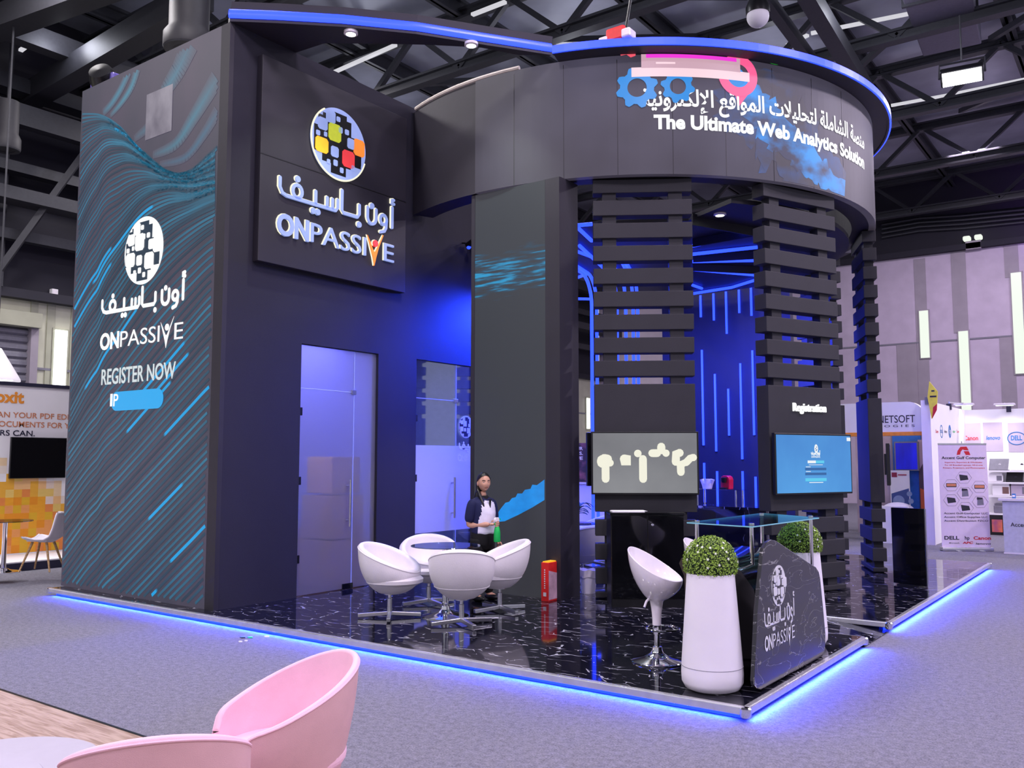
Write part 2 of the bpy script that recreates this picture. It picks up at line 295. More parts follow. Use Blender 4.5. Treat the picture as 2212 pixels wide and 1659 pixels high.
# ------------------------------------------------------------------ lettering
AR = {'ا': (0xFE8D, 0xFE8E), 'أ': (0xFE83, 0xFE84), 'إ': (0xFE87, 0xFE88), 'ب': (0xFE8F, 4), 'ة': (0xFE93, 0xFE94), 'ت': (0xFE95, 4), 'ح': (0xFEA1, 4), 'ر': (0xFEAD, 0xFEAE),
      'س': (0xFEB1, 4), 'ش': (0xFEB5, 4), 'ص': (0xFEB9, 4), 'ع': (0xFEC9, 4), 'ف': (0xFED1, 4), 'ق': (0xFED5, 4), 'ك': (0xFED9, 4), 'ل': (0xFEDD, 4), 'م': (0xFEE1, 4), 'ن': (0xFEE5, 4),
      'و': (0xFEED, 0xFEEE), 'ي': (0xFEF1, 4)}
def shape_ar(s):
    out = []
    for w in s.split(' '):
        r = []; i = 0; joined = False
        while i < len(w):
            ch = w[i]; nx = w[i+1] if i+1 < len(w) else None
            if ch == 'ل' and nx in ('ا', 'أ', 'إ'):
                base = {'ا': 0xFEFB, 'أ': 0xFEF7, 'إ': 0xFEF9}[nx]; r.append(chr(base+(1 if joined else 0))); joined = False; i += 2; continue
            f = AR[ch]; dual = f[1] == 4; con = dual and nx is not None
            if dual: r.append(chr(f[0]+(3 if joined and con else 2 if con else 1 if joined else 0)))
            else: r.append(chr(f[1] if joined else f[0]))
            joined = con; i += 1
        out.append(''.join(r)[::-1])
    return ' '.join(out[::-1])
_tc = {}
def glyphs(body, bold=0.0, res=4, sp=1.0):
    key = (body, bold, res, sp)
    if key not in _tc:
        c = bpy.data.curves.new('t', 'FONT'); c.body = body; c.offset = bold; c.resolution_u = res; c.space_character = sp; c.size = 1
        o = bpy.data.objects.new('t', c); COL.objects.link(o); bpy.context.view_layer.update()
        e = o.evaluated_get(bpy.context.evaluated_depsgraph_get()); me = e.to_mesh()
        vs = [(v.co.x, v.co.y) for v in me.vertices]; fs = [tuple(p.vertices) for p in me.polygons]
        e.to_mesh_clear(); bpy.data.objects.remove(o); bpy.data.curves.remove(c); _tc[key] = (vs, fs)
    return _tc[key]
def text_mb(body, w, h, bold=0, depth=.004, res=4, sp=1.0, slant=0, ymin=None, cap=None):
    """text fitted to width w and height h (cap height if cap), origin at the left of the base line"""
    vs, fs = glyphs(body, bold, res, sp); xs = [v[0] for v in vs]; ys = [v[1] for v in vs]; x0, x1 = min(xs), max(xs)
    kx = w/max(1e-6, x1-x0); ky = h/(cap or .72)
    mb = MB(); n = len(vs)
    p = [((x-x0)*kx+slant*y*ky, y*ky) for x, y in vs]
    ed = {}
    for f in fs:
        for a, b in zip(f, f[1:]+f[:1]): ed[(a, b)] = 1
    rim = [(a, b) for a, b in ed if (b, a) not in ed]
    mb.v = [V3((x, y, depth)) for x, y in p]; mb.f = [tuple(f) for f in fs]
    if depth > .003:
        mb.v += [V3((x, y, 0)) for x, y in p]; mb.f += [(b, a, a+n, b+n) for a, b in rim]
    return mb
def text(name, body, m, parent, a, b, h, bold=0, up=(0, 0, 1), **kw):
    a, b = V3(a), V3(b); F = FR(a, b-a, up); mb = text_mb(body, (b-a).length, h, bold, **kw); mb.map(lambda v: F @ v)
    return obj(name, mb, m, parent)

# ------------------------------------------------------------------ the round emblem, arabic line and word mark (2D, unit sized)
def disc2(cx, cy, r, n=40): return [(cx+r*math.cos(2*PI*k/n), cy+r*math.sin(2*PI*k/n)) for k in range(n)]
TILES = [  # x, y, w, h in a disc of radius 1
 (-.52, .50, .34, .36, 0), (-.80, .22, .34, .34, 0), (-.42, .02, .46, .50, 1), (-.88, -.42, .46, .42, 2), (-.32, -.42, .28, .30, 0), (.28, -.02, .26, .30, 0),
 (.52, -.14, .42, .48, 3), (.10, -.58, .46, .48, 4), (-.06, .32, .15, .17, 0), (.18, .34, .15, .15, 0), (-.86, .02, .14, .14, 0), (-.58, .06, .11, .13, 0), (.02, -.80, .13, .15, 0),
 (-.22, -.66, .15, .17, 0), (.44, -.62, .13, .15, 0), (-.14, .62, .14, .14, 0), (-.46, -.66, .12, .12, 0)]
def emblem(parent, F, r, mats, dark, depth=.006, white='letter_white', tiny=False):
    """F maps (x,y,z) of the sign plane to world; white disc, dark mosaic field, separate tiles"""
    d = MB().prism(disc2(0, 0, r, 28 if tiny else 56), 0, depth); d.map(lambda v: F @ v); e = obj('emblem', d, white, parent)
    fld = MB()
    for x, y, w, h in [(-.62, -.62, 1.05, 1.35), (-.92, -.40, 1.75, .72), (-.78, .02, 1.1, .62), (.2, -.5, .62, .62), (-.3, -.88, .55, .4), (-.3, .5, .55, .36)]:
        fld.box((x*r, y*r, depth), ((x+w)*r, (y+h)*r, depth+.0015+.0004*len(fld.f)/6))
    fld.map(lambda v: F @ v); obj('mosaic_field', fld, dark, e)
    if tiny:
        t = MB()
        for x, y, w, h, c in TILES[:8]: t.box((x*r, y*r, depth+.003), ((x+w)*r, (y+h)*r, depth+.006))
        t.map(lambda v: F @ v); obj('mosaic_tile', t, white, e); return e
    for x, y, w, h, c in TILES:
        k = min(w, h)*.16; x, y, w, h = x*r, y*r, w*r, h*r; k *= r
        t = MB().prism([(x+k, y), (x+w-k, y), (x+w, y+k), (x+w, y+h-k), (x+w-k, y+h), (x+k, y+h), (x, y+h-k), (x, y+k)], depth+.004, depth+.010)
        t.map(lambda v: F @ v); obj('mosaic_tile', t, mats[c], e)
    return e
def ribbon(mb, pts, w, z=0, d=.004, F=None):
    """flat stroke with round ends along 2D points"""
    L = []; Rr = []; n = len(pts)
    for i in range(n):
        t = V3((pts[min(i+1, n-1)][0]-pts[max(i-1, 0)][0], pts[min(i+1, n-1)][1]-pts[max(i-1, 0)][1])); t.normalize(); nx, ny = -t.y*w/2, t.x*w/2
        L.append((pts[i][0]+nx, pts[i][1]+ny)); Rr.append((pts[i][0]-nx, pts[i][1]-ny))
    for i in range(n-1):
        q = [L[i], Rr[i], Rr[i+1], L[i+1]]
        mb.add([(x, y, z) for x, y in q]+[(x, y, z+d) for x, y in q], [(4, 5, 6, 7), (3, 2, 1, 0), (0, 1, 5, 4), (1, 2, 6, 5), (2, 3, 7, 6), (3, 0, 4, 7)])
    for p in (pts[0], pts[-1]): mb.prism(disc2(p[0], p[1], w/2, 10), z, z+d*.98)
def arc(cx, cy, r, a0, a1, n=10): return [(cx+r*math.cos(math.radians(a0+(a1-a0)*k/n)), cy+r*math.sin(math.radians(a0+(a1-a0)*k/n))) for k in range(n+1)]
ARAB = [[(9.85, 0), (9.85, 1.25)], [(9.98, 1.75), (9.78, 1.72), (9.78, 1.55), (10.0, 1.5)], arc(9.0, .32, .30, 0, 360, 16), arc(9.0, .32, .30, 0, -20, 3)+[(9.25, -.15), (9.1, -.38), (8.75, -.48)],
        [(8.3, .8), (8.3, .3)]+arc(7.9, .25, .4, -10, -170, 8)+[(7.5, .3), (7.5, .8)], [(6.75, .75), (6.75, .2), (6.6, 0), (5.35, 0), (5.2, .15), (5.2, 1.3)],
        [(4.85, .65), (4.85, .2), (4.7, 0), (3.0, 0), (.75, 0), (.4, .1), (.2, .4), (.2, .9)], [(4.4, 0), (4.4, .6)], [(3.95, 0), (3.95, .6)], [(3.0, 0), (3.0, .75)], arc(1.55, .42, .36, -90, 270, 18)]
ARDOT = [(7.9, .95), (6.75, -.42), (2.82, -.4), (3.2, -.4), (1.55, 1.12)]
def arabic_mb(w, h, sw=.30, d=.006):
    mb = MB(); kx = w/10.0; ky = h/1.8
    for s in ARAB: ribbon(mb, [(x*kx, y*ky) for x, y in s], sw*(kx+ky)/2, 0, d)
    for x, y in ARDOT: mb.prism(disc2(x*kx, y*ky, .19*(kx+ky)/2, 12), 0, d)
    return mb
FIG = [[(.0, 1.0), (.12, .86), (.26, .45), (.42, -.05), (.50, -.34), (.58, -.05), (.72, .45), (.9, .9), (1.12, 1.22), (1.0, .8), (.80, .32), (.62, .10), (.5, .0), (.40, .25), (.22, .62)]]
def person_v_mb(x, w, h, d):
    mb = MB()
    a = [(0, 1.12), (.20, .80), (.34, .52), (.44, .36), (.50, .30), (.50, -.42), (.40, .0), (.24, .45)]
    b = [(1.12, 1.35), (.90, .98), (.72, .62), (.58, .38), (.50, .30), (.50, -.42), (.62, .05), (.80, .62)]
    for p in (a, b): mb.prism([(x+q[0]*w, q[1]*h) for q in p], 0, d)
    return mb
def wordmark(parent, A, B, h, m, mv=None, mh=None, d=.006, up=(0, 0, 1)):
    A, B = V3(A), V3(B); L = (B-A).length; F = FR(A, B-A, up)
    mb = MB()
    for body, x0, x1, bd in (('ON', 0, .245, .035), ('PASSI', .262, .735, -.004), ('E', .905, 1.0, -.004)):
        t = text_mb(body, (x1-x0)*L, h, bd, d); t.map(lambda v: V3((v.x+x0*L, v.y, v.z))); mb.add(t.v, t.f)
    mb.map(lambda v: F @ v); o = obj('word_mark', mb, m, parent)
    v = person_v_mb(.745*L, .135*L, h, d); v.map(lambda p: F @ p); obj('figure_letter', v, mv or m, o)
    hd = MB().prism(disc2((.745+.075)*L, h*.78, .023*L, 16), 0, d*1.1); hd.map(lambda p: F @ p); obj('figure_head', hd, mh or m, o)
    return o

# ================================================================== HALL
struct('floor', MB().box((-24, -14, -.2), (16, 36, 0)), 'carpet')
wf = P(150, 1544, 'z', 0).y
struct('floor', MB().box((-9, -9, .0), (2.6, wf, .012)), 'wood_floor')
struct('trim_1', MB().box((-9, wf, 0), (2.6, wf+.018, .016)), 'black')
CZ = 13.0; XL = -20.0; YB = 32.0
struct('ceiling', MB().box((-24, -14, CZ), (16, 36, CZ+.2)), 'ceiling')
zl = P(80, 653, 'x', XL).z; zb = P(2060, 544, 'y', YB).z
M['wall_cream'] = mat('cream_wall_panel', S(198, 198, 176), .6, scale=2); M['wall_cream_dark'] = mat('beige_wall_panel', S(164, 164, 145), .6, scale=2)
M['wall_lav'] = mat('pale_wall_panel', S(186, 172, 192), .6, scale=2); M['wall_lav_dark'] = mat('grey_wall_panel', S(150, 141, 152), .6, scale=2); M['wall_black'] = mat('black_upper_wall', S(34, 32, 44), .8, scale=1)
struct('wall_left', MB().box((XL-.3, -14, 0), (XL, YB, zl)), 'wall_cream')
struct('wall_left', MB().box((XL-.35, -14, zl), (XL-.05, YB, CZ)), 'wall_black')
struct('wall_back', MB().box((XL, YB, 0), (16, YB+.3, zb)), 'wall_lav')
struct('wall_back', MB().box((XL, YB+.05, zb), (16, YB+.35, CZ)), 'wall_black')
# cladding bands and joints of the two walls
for k, (a, b, t0, t1) in enumerate([(1979, 2004, 560, 900), (2060, 2092, 540, 720), (2176, 2207, 520, 600), (2157, 2190, 728, 905), (1935, 1978, 745, 900)]):
    p, q = P(a, 700, 'y', YB), P(b, 700, 'y', YB); zt = P(a, t0, 'y', YB).z; zq = P(a, t1, 'y', YB).z
    struct('trim_%d' % (2+k), MB().box((p.x, YB-.02, zq), (q.x, YB, min(zt, zb))), 'wall_lav_dark')
zj = P(2000, 739, 'y', YB).z
struct('trim_7', MB().box((-12, YB-.03, zj-.03), (14, YB-.005, zj+.03)), 'print_grey')
for k, (a, b, t0, t1, lab) in enumerate([(1985, 2008, 672, 772, 'short lit wall panel high on the pale back wall, leftmost of its three'), (2070, 2098, 716, 888, 'tall lit wall panel above the white stand with brand logos'), (2183, 2216, 590, 806, 'long lit wall panel at the right edge of the picture')]):
    p, q = P(a, t0, 'y', YB-.1), P(b, t1, 'y', YB-.1)
    t = thing('wall_light_panel', lab, 'wall light', (p.x, YB-.1, q.z), 0, 'lit panels on the back wall')
    obj('light_panel', MB().box((p.x, YB-.10, q.z), (q.x, YB-.05, p.z)), 'lightbox', t); obj('frame', MB().box((p.x-.05, YB-.05, q.z-.05), (q.x+.05, YB, p.z+.05)), 'wall_lav_dark', t)
# left wall: bands, lit panels, roller shutter
for k, (a, b) in enumerate([(62, 78), (98, 116), (150, 166)]):
    struct('trim_%d' % (8+k), MB().box((XL, P(a, 750, 'x', XL).y, 0), (XL+.03, P(b, 750, 'x', XL).y, zl)), 'wall_cream_dark')
zj = P(100, 798, 'x', XL).z
struct('trim_11', MB().box((XL, -4, zj-.03), (XL+.035, YB, zj+.03)), 'print_grey')
for a, b, t0, t1, lab in [(121, 141, 712, 840, 'narrow lit wall panel left of the tall LED wall, above the white and orange stand'), (1210, 1219, 850, 932, 'lit wall strip glimpsed just right of the middle pillar, tallest of three'), (1240, 1247, 895, 952, 'lit wall strip glimpsed between pillar and slatted column, lowest of three'), (1269, 1275, 860, 926, 'lit wall strip seen against the left edge of the slatted column')]:
    p, q = P(a, t0, 'x', XL+.1), P(b, t1, 'x', XL+.1)
    t = thing('wall_light_panel', lab, 'wall light', (XL+.1, p.y, q.z), 0, 'lit panels on the left wall')
    obj('light_panel', MB().box((XL+.05, p.y, q.z), (XL+.1, q.y, p.z)), 'white_light', t); obj('frame', MB().box((XL, p.y-.05, q.z-.05), (XL+.05, q.y+.05, p.z+.05)), 'wall_cream_dark', t)
p, q = P(-40, 700, 'x', XL+.12), P(56, 850, 'x', XL+.12)
t = thing('roller_shutter', 'grey ribbed roller shutter in the cream wall at far left', 'shutter', (XL, p.y, 0))
mb = MB(); nz = 26; top = P(20, 704, 'x', XL+.12).z
for k in range(nz):
    z0 = top*k/nz; mb.prism([(0, z0), (.07, z0+top/nz*.25), (.07, z0+top/nz*.7), (0, z0+top/nz)], p.y, q.y, Matrix(((1, 0, 0, XL+.03), (0, 0, 1, 0), (0, 1, 0, 0), (0, 0, 0, 1))))
obj('shutter_curtain', mb, 'print_grey', t)
obj('side_rail', MB().box((XL, q.y, 0), (XL+.25, q.y+.18, top+.1)), 'wall_lav_dark', t); obj('hood', MB().box((XL, p.y-.1, top), (XL+.4, q.y+.18, top+.35)), 'wall_cream_dark', t)
# conduits on the dark upper wall
for k in range(4):
    y0 = 468+k*9
    pts = [P(1905, y0+18, 'y', YB-.1), P(1985, y0+4, 'y', YB-.1), P(2080, y0-2, 'y', YB-.1), P(2240, y0-18, 'y', YB-.1)]
    struct('trim_%d' % (12+k), MB().tube(pts, .05, 6), 'dark_metal')
struct('trim_16', MB().box((-14, YB-.25, zb), (14, YB-.02, zb+.22)), 'wall_black')
struct('trim_17', MB().box((XL+.02, -6, zl), (XL+.3, YB, zl+.22)), 'wall_black')

# roof steel: beams along x with purlins, braces, light strips
def truss(y, z, x0, x1, dep=1.3):
    mb = MB()
    for zz, hh in ((z, .22), (z+dep, .22)):
        mb.box((x0, y-.13, zz-.03), (x1, y+.13, zz+.03)); mb.box((x0, y-.13, zz+hh-.03), (x1, y+.13, zz+hh+.03)); mb.box((x0, y-.03, zz), (x1, y+.03, zz+hh))
    x = x0; k = 0
    while x < x1-1:
        mb.bar((x, y, z+.1), (x+1.5, y, z+dep+.1), .13, .13); mb.bar((x+1.5, y, z+dep+.1), (x+3.0, y, z+.1), .13, .13); x += 3.0
    struct('roof_truss', mb, 'dark_metal')
for y in (1.0, 5.6, 10.2, 14.8, 19.6, 25, 30.5): truss(y, 11.2 if y < 20 else 11.3, -20, 15)
for x in (-18.2, -14.6, -11, -7.4, -3.8, -.2, 3.4, 7, 10.6):
    mb = MB(); mb.box((x-.12, -10, 12.55), (x+.12, 32, 12.6)); mb.box((x-.12, -10, 12.92), (x+.12, 32, 13)); mb.box((x-.03, -10, 12.55), (x+.03, 32, 13)); struct('roof_purlin', mb, 'dark_metal')
random.seed(3)
for x, y in [(-17, 5.6), (-12, 5.6), (-9, 10.2), (-5.6, 10.2), (-2, 14.8), (1.5, 14.8), (4, 10.2), (-6, 14.8), (0, 19.6), (3, 19.6), (6, 14.8), (-13, 10.2)]:
    s = random.choice((-1, 1)); struct('roof_brace', MB().bar((x, y, 11.4), (x+s*2.2, y+4.6, 12.7), .14, .14), 'dark_metal')
n = 0
for a, b in [((-10, 152), (92, 72)), ((690, 170), (855, 97)), ((1020, 32), (1092, 4)), ((1700, 98), (1745, 76)), ((1752, 72), (1972, 28)), ((1925, 228), (2060, 203)), ((2064, 202), (2220, 170)), ((-5, 205), (45, 230)), ((120, 365), (190, 390)), ((2070, 4), (2130, -10))]:
    p = P(a[0], a[1], 'z', 11.9); q = P(b[0], b[1], 'z', 11.9); n += 1
    lab = ['slim lit strip on the roof at the far top left corner', 'lit strip on the roof seen through the opening above the wall sign', 'short lit strip on the roof above the blue canopy edge', 'short lit strip on the roof right of the hanging dome', 'long lit strip on the roof above the curved screen', 'pale strip on the roof just right of the curved screen rim', 'pale strip on the roof below the bright floodlight', 'faint strip on the roof beside the left edge of the picture', 'faint strip on the roof left of the tall LED wall top', 'short strip on the roof beside the wide duct'][n-1]
    o = obj('roof_light_strip', MB().bar(p, q, .10, .06), 'dim_strip', label=lab, cat='strip light', group='lit strips on the roof')
def beam2(a, b, z, w, h, m='dark_metal'):
    struct('roof_beam', MB().bar(P(a[0], a[1], 'z', z), P(b[0], b[1], 'z', z), w, h), m)
beam2((-20, 258), (440, -12), 10.6, .45, .5); beam2((-30, 60), (300, -60), 11, .5, .5); beam2((1740, -20), (1900, 245), 10.8, .32, .35); beam2((1650, -10), (1760, 140), 10.9, .2, .25)
beam2((-10, 330), (190, 420), 9.5, .3, .4); beam2((-10, 520), (180, 600), 7.6, .25, .3)
for k, (x, z, w, h) in enumerate([(-19.2, 10.6, .5, .35), (-18.6, 9.7, .3, .5), (-19.4, 8.7, .35, .25), (-19.0, 7.9, .6, .3), (-19.5, 7.1, .25, .25), (-17.2, 11.0, .35, .45)]):
    struct('roof_beam', MB().box((x-w/2, -9, z-h/2), (x+w/2, YB, z+h/2)), 'dark_metal')
for k, y in enumerate((3.5, 6.2, 9)):
    struct('roof_beam', MB().box((-19.95, y-.18, zl+.2), (-19.6, y+.18, 12.9)), 'dark_metal'); struct('roof_brace', MB().bar((-19.4, y, 6.2), (-18.4, y+1.6, 9.6), .14, .14), 'dark_metal')
p = P(119, 631, 'x', XL+.1); t = thing('junction_box', 'small white box on the black wall above the cream panels at left', 'junction box', p); obj('box_body', MB().box((XL-.03, p.y-.08, p.z-.08), (XL+.1, p.y+.08, p.z+.08)), 'white', t, bevel=.01); obj('lid', MB().box((XL+.1, p.y-.06, p.z-.06), (XL+.11, p.y+.06, p.z+.06)), 'white_gloss', t)
# duct
t = thing('air_duct', 'wide grey rectangular air duct hanging under the roof at top right', 'duct', DP(2020, 60, 22), 0)
a, b = DP(2000, -120, 17), DP(2055, 78, 21)
obj('duct_run', MB().bar(a, b, 1.25, .7), mat('duct_grey', S(92, 88, 104), .5, metal=.2), t, bevel=.03)
for f in (.35, .68): c = a.lerp(b, f); d = (b-a).normalized(); obj('flange', MB().bar(c-d*.04, c+d*.04, 1.35, .8), 'dark_metal', t)
# floodlight
fp = P(2078, 166, 'z', 9.6)
t = thing('floodlight', 'bright rectangular floodlight hanging below the duct at right', 'floodlight', fp)
dx = V3((.97, .12, 0)).normalized(); F = FR(fp, dx, V3((0, .85, -.5)))
lens = MB().box((-.36, -.16, -.03), (.36, .16, 0)); lens.map(lambda v: F @ v); obj('lens', lens, emis('flood_lens', (1, .98, 1, 1), 6), t)
hs = MB().box((-.40, -.2, 0), (.40, .2, .12)); hs.map(lambda v: F @ v); obj('housing', hs, 'black', t, bevel=.02)
br = MB().tube([F @ V3((-.42, 0, .06)), F @ V3((-.42, 0, .5)), F @ V3((.42, 0, .5)), F @ V3((.42, 0, .06))], .025, 6); br.tube([F @ V3((0, 0, .5)), F @ V3((0, 0, .5))+V3((0, 0, 1.0))], .02, 6); obj('bracket', br, 'dark_metal', t)
spot(fp+V3((0, 0, -.15)), fp+V3((-.6, -1.2, -6)), 900, LAV, 150, 1, .3)
# emergency lamps and dome, pendants
ep = P(2102, 521, 'y', YB-.2)
t = thing('emergency_light', 'twin headed emergency lamp on the dark wall above the pale cladding', 'emergency light', ep)
obj('battery_box', MB().box((ep.x-.27, YB-.25, ep.z-.32), (ep.x+.27, YB-.06, ep.z+.02)), 'wall_lav_dark', t, bevel=.02)
for s in (-1, 1): obj('lamp_head', MB().box((ep.x+s*.2-.13, YB-.42, ep.z+.02), (ep.x+s*.2+.13, YB-.1, ep.z+.2)), 'lightbox', t, bevel=.05)
dp = P(1637, 30, 'z', 9.8)
t = thing('dome_camera', 'white and black dome camera hanging on a rod above the curved screen', 'camera', dp)
obj('dome', MB().sphere(dp+V3((0, 0, -.05)), .2, 24, 14), 'white_matt', t, smooth=True)
obj('housing', MB().lathe([(.0, .0), (.21, .0), (.215, .12), (.17, .23), (.0, .27)], 24, Matrix.Translation(dp)), 'black', t, smooth=True); obj('rod', MB().tube([dp+V3((0, 0, .25)), dp+V3((0, 0, 2.6))], .025, 8), 'black', t)
for (px, py, z, r, lab) in [(408, 66, 9.2, .42, 'large dark cylindrical pendant fixture above the tall LED wall'), (14, 290, 9.0, .30, 'small dark cylindrical pendant fixture at the left edge of the roof')]:
    p = P(px, py, 'z', z)
    t = thing('roof_pendant', lab, 'pendant lamp', p, 0, 'cylindrical roof pendants')
    obj('drum', MB().lathe([(r*.98, -.35), (r, -.33), (r, -.1), (r*.8, .02), (r*.8, .75), (0, .8)], 28, Matrix.Translation(p)), mat('pendant_grey', S(46, 44, 50), .6, metal=.1), t, smooth=True)
    obj('glass_rim', MB().lathe([(r*.6, -.36), (r*.95, -.37), (r*1.0, -.33)], 28, Matrix.Translation(p), cap=False), 'dark_metal', t); obj('rod', MB().tube([p+V3((0, 0, .7)), p+V3((0, 0, 3.5))], .03, 8), 'dark_metal', t)
# white cone shade left, hall lamp shade hung over the orange stand
p = P(-8, 790, 'x', -16.5)
t = thing('cone_lamp', 'white cone shaped lamp hanging above the white and orange stand', 'pendant lamp', p)
zt = P(-8, 752, 'x', -16.5).z; zbm = P(40, 826, 'x', -16.5).z; rr = abs(P(42, 826, 'x', -16.5).y-P(-8, 826, 'x', -16.5).y)
X = Matrix.Translation(V3((p.x, p.y, 0)))
obj('shade', MB().lathe([(rr, zbm), (rr*.98, zbm+.05), (.08, zt), (.0, zt+.02)], 32, X, cap=False), 'white_matt', t, smooth=True); obj('bulb_plate', MB().lathe([(rr*.7, zbm+.02), (rr*.7, zbm+.06)], 32, X), 'white_light', t); obj('cord', MB().tube([(p.x, p.y, zt), (p.x, p.y, 12.5)], .02, 6), 'dark_metal', t)

# ================================================================== BOOTH
PT = .10                                            # top of the platform
xA, yC, yD, yE = -9.386, 10.44, 2.94, 3.88; xN = -.95
def ins(poly): return poly
plat = thing('booth_platform', 'black marbled stand platform with silver edge and blue underglow', 'platform', (-4.7, 5, 0))
deckpoly = [(xA+.02, .02), (-.02, .02), (-.02, yD), (xN, yD), (xN, yE), (-.02, yE), (-.02, yC), (xA+.02, yC)]
obj('deck', MB().prism(deckpoly, .066, PT), 'marble', plat)
obj('riser', MB().prism([(xA+.12, .12), (-.12, .12), (-.12, yD-.1), (xN-.1, yD-.1), (xN-.1, yE+.1), (-.12, yE+.1), (-.12, yC-.1), (xA+.12, yC-.1)], 0, .066), 'panel', plat)
rmp = MB().add([(xN, yD+.01, 0), (0, yD+.01, 0), (0, yE-.01, 0), (xN, yE-.01, 0), (xN, yD+.01, PT), (0, yD+.01, .012), (0, yE-.01, .012), (xN, yE-.01, PT)], [(3, 2, 1, 0), (4, 5, 6, 7), (0, 1, 5, 4), (1, 2, 6, 5), (2, 3, 7, 6), (3, 0, 4, 7)])
obj('ramp', rmp, 'marble', plat)
edges = [((xA, 0), (0, 0)), ((0, 0), (0, yD)), ((0, yD), (xN, yD)), ((0, yE), (xN, yE)), ((0, yE), (0, yC)), ((0, yC), (xA, yC))]
for a, b in edges:
    v0, v1 = V3((a[0], a[1], .0715)), V3((b[0], b[1], .0715))
    obj('edge_trim', MB().bar(v0, v1, .05, .056), 'trim', plat, bevel=.008)
obj('ramp_trim', MB().bar((xN+.03, yD+.10, PT-.006), (-.02, yD+.16, .02), .07, .01), 'trim', plat)
for c in [(xA, 0), (0, 0), (0, yD), (0, yE), (0, yC)]:
    obj('corner_joint', MB().lathe([(0, .03), (.034, .03), (.040, .04), (.040, .088), (.03, .098), (0, .0995)], 14, Matrix.Translation(V3((c[0], c[1], 0)))), 'chrome', plat, smooth=True)
for a, b in [((xA+.08, .06), (-.06, .06)), ((-.06, .06), (-.06, yD-.04)), ((-.06, yE+.04), (-.06, yC-.05))]:
    obj('underglow_strip', MB().bar((a[0], a[1], .030), (b[0], b[1], .030), .016, .05), 'blue_glow', plat)
for c, sz, sy, tg in [((-4.7, .02, .045), 9.2, .03, (-4.7, -.2, 0)), ((.02, 1.45, .045), .03, 2.9, (.25, 1.45, 0)), ((.02, 7.1, .045), .03, 6.4, (.25, 7.1, 0))]:
    L = max(sz, sy); o = area(c, 55*L, L, (.02, .06, 1), None, .02)
    ax = V3((1, 0, 0)) if sz > sy else V3((0, 1, 0)); dn = V3((0, -.75, -.66)) if sz > sy else V3((.75, 0, -.66)); zz = -dn.normalized(); yy = zz.cross(ax)
    o.matrix_world = Matrix(((ax.x, yy.x, zz.x, c[0]), (ax.y, yy.y, zz.y, c[1]), (ax.z, yy.z, zz.z, c[2]), (0, 0, 0, 1)))

# ------------------------------------------------------------------ tower (hollow store room, openings for two glass doors)
yF, xT, xL0, xR0, HT = .185, -6.156, -9.466+.10, -6.32, 6.84
yd = (1.347, 2.68); yw = (3.442, 4.78); zd = 3.19; yE2 = 6.6; TH = .12
tower = thing('booth_tower', 'tall black tower block of the stand with the wall sign and glass doors', 'stand tower', (-7.8, 3.4, PT))
mb = MB()
mb.box((xT-TH, yF+.05, PT), (xT, yd[0], HT)); mb.box((xT-TH, yd[0], zd), (xT, yd[1], HT)); mb.box((xT-TH, yd[1], PT), (xT, yw[0], HT)); mb.box((xT-TH, yw[0], zd), (xT, yw[1], HT)); mb.box((xT-TH, yw[1], PT), (xT, yE2, HT))
obj('side_wall', mb, 'wall', tower)
obj('rear_wall', MB().box((xL0, yE2-TH, PT), (xT-TH, yE2, HT)), 'wall', tower); obj('outer_wall', MB().box((xL0, yF+.05, PT), (xL0+TH, yE2-TH, HT)), 'panel', tower)
obj('top', MB().box((xL0+TH, yF+.2, 4.2), (xT-TH, yE2-TH, 4.3)), 'wall', tower)
obj('roof_deck', MB().box((xL0, yF+.2, HT-.06), (xT-TH, yE2, HT)), 'panel', tower)
obj('room_lining', MB().box((xL0+TH+.3, yF+1.0, PT), (xL0+TH+.34, yE2-TH-.01, 4.19)).box((xL0+TH+.34, yE2-TH-.05, PT), (xT-TH-.01, yE2-TH-.01, 4.19)).box((xL0+TH+.34, yF+.96, PT), (xT-TH-.01, yF+1.0, 4.19)), mat('pale_room_lining', S(205, 205, 215), .7), tower)
obj('front_wall', MB().box((xL0+TH, yF+.05, PT), (xT-TH, yF+.2, HT)), 'panel', tower)
obj('corner_frame', MB().box((xR0, yF, PT), (xT+.004, yF+.06, HT)), 'panel', tower)
# boxes in the store room
for k, (a, b, c, s) in enumerate([(-6.72, 2.42, .0, .62), (-6.70, 2.40, .62, .58), (-6.74, 2.44, 1.21, .5), (-7.5, 3.1, 0, .7)]):
    obj('cardboard_box', MB().box((a-s/2, b-s/2, PT+c), (a+s/2, b+s/2, PT+c+s*.97)), 'cardboard', bevel=.01, label=['bottom cardboard box of the stack blurred behind the frosted door', 'middle cardboard box of the stack blurred behind the frosted door', 'top cardboard box of the stack blurred behind the frosted door', 'lone cardboard box behind the stack in the store room'][k], cat='box', group='boxes in the store room')

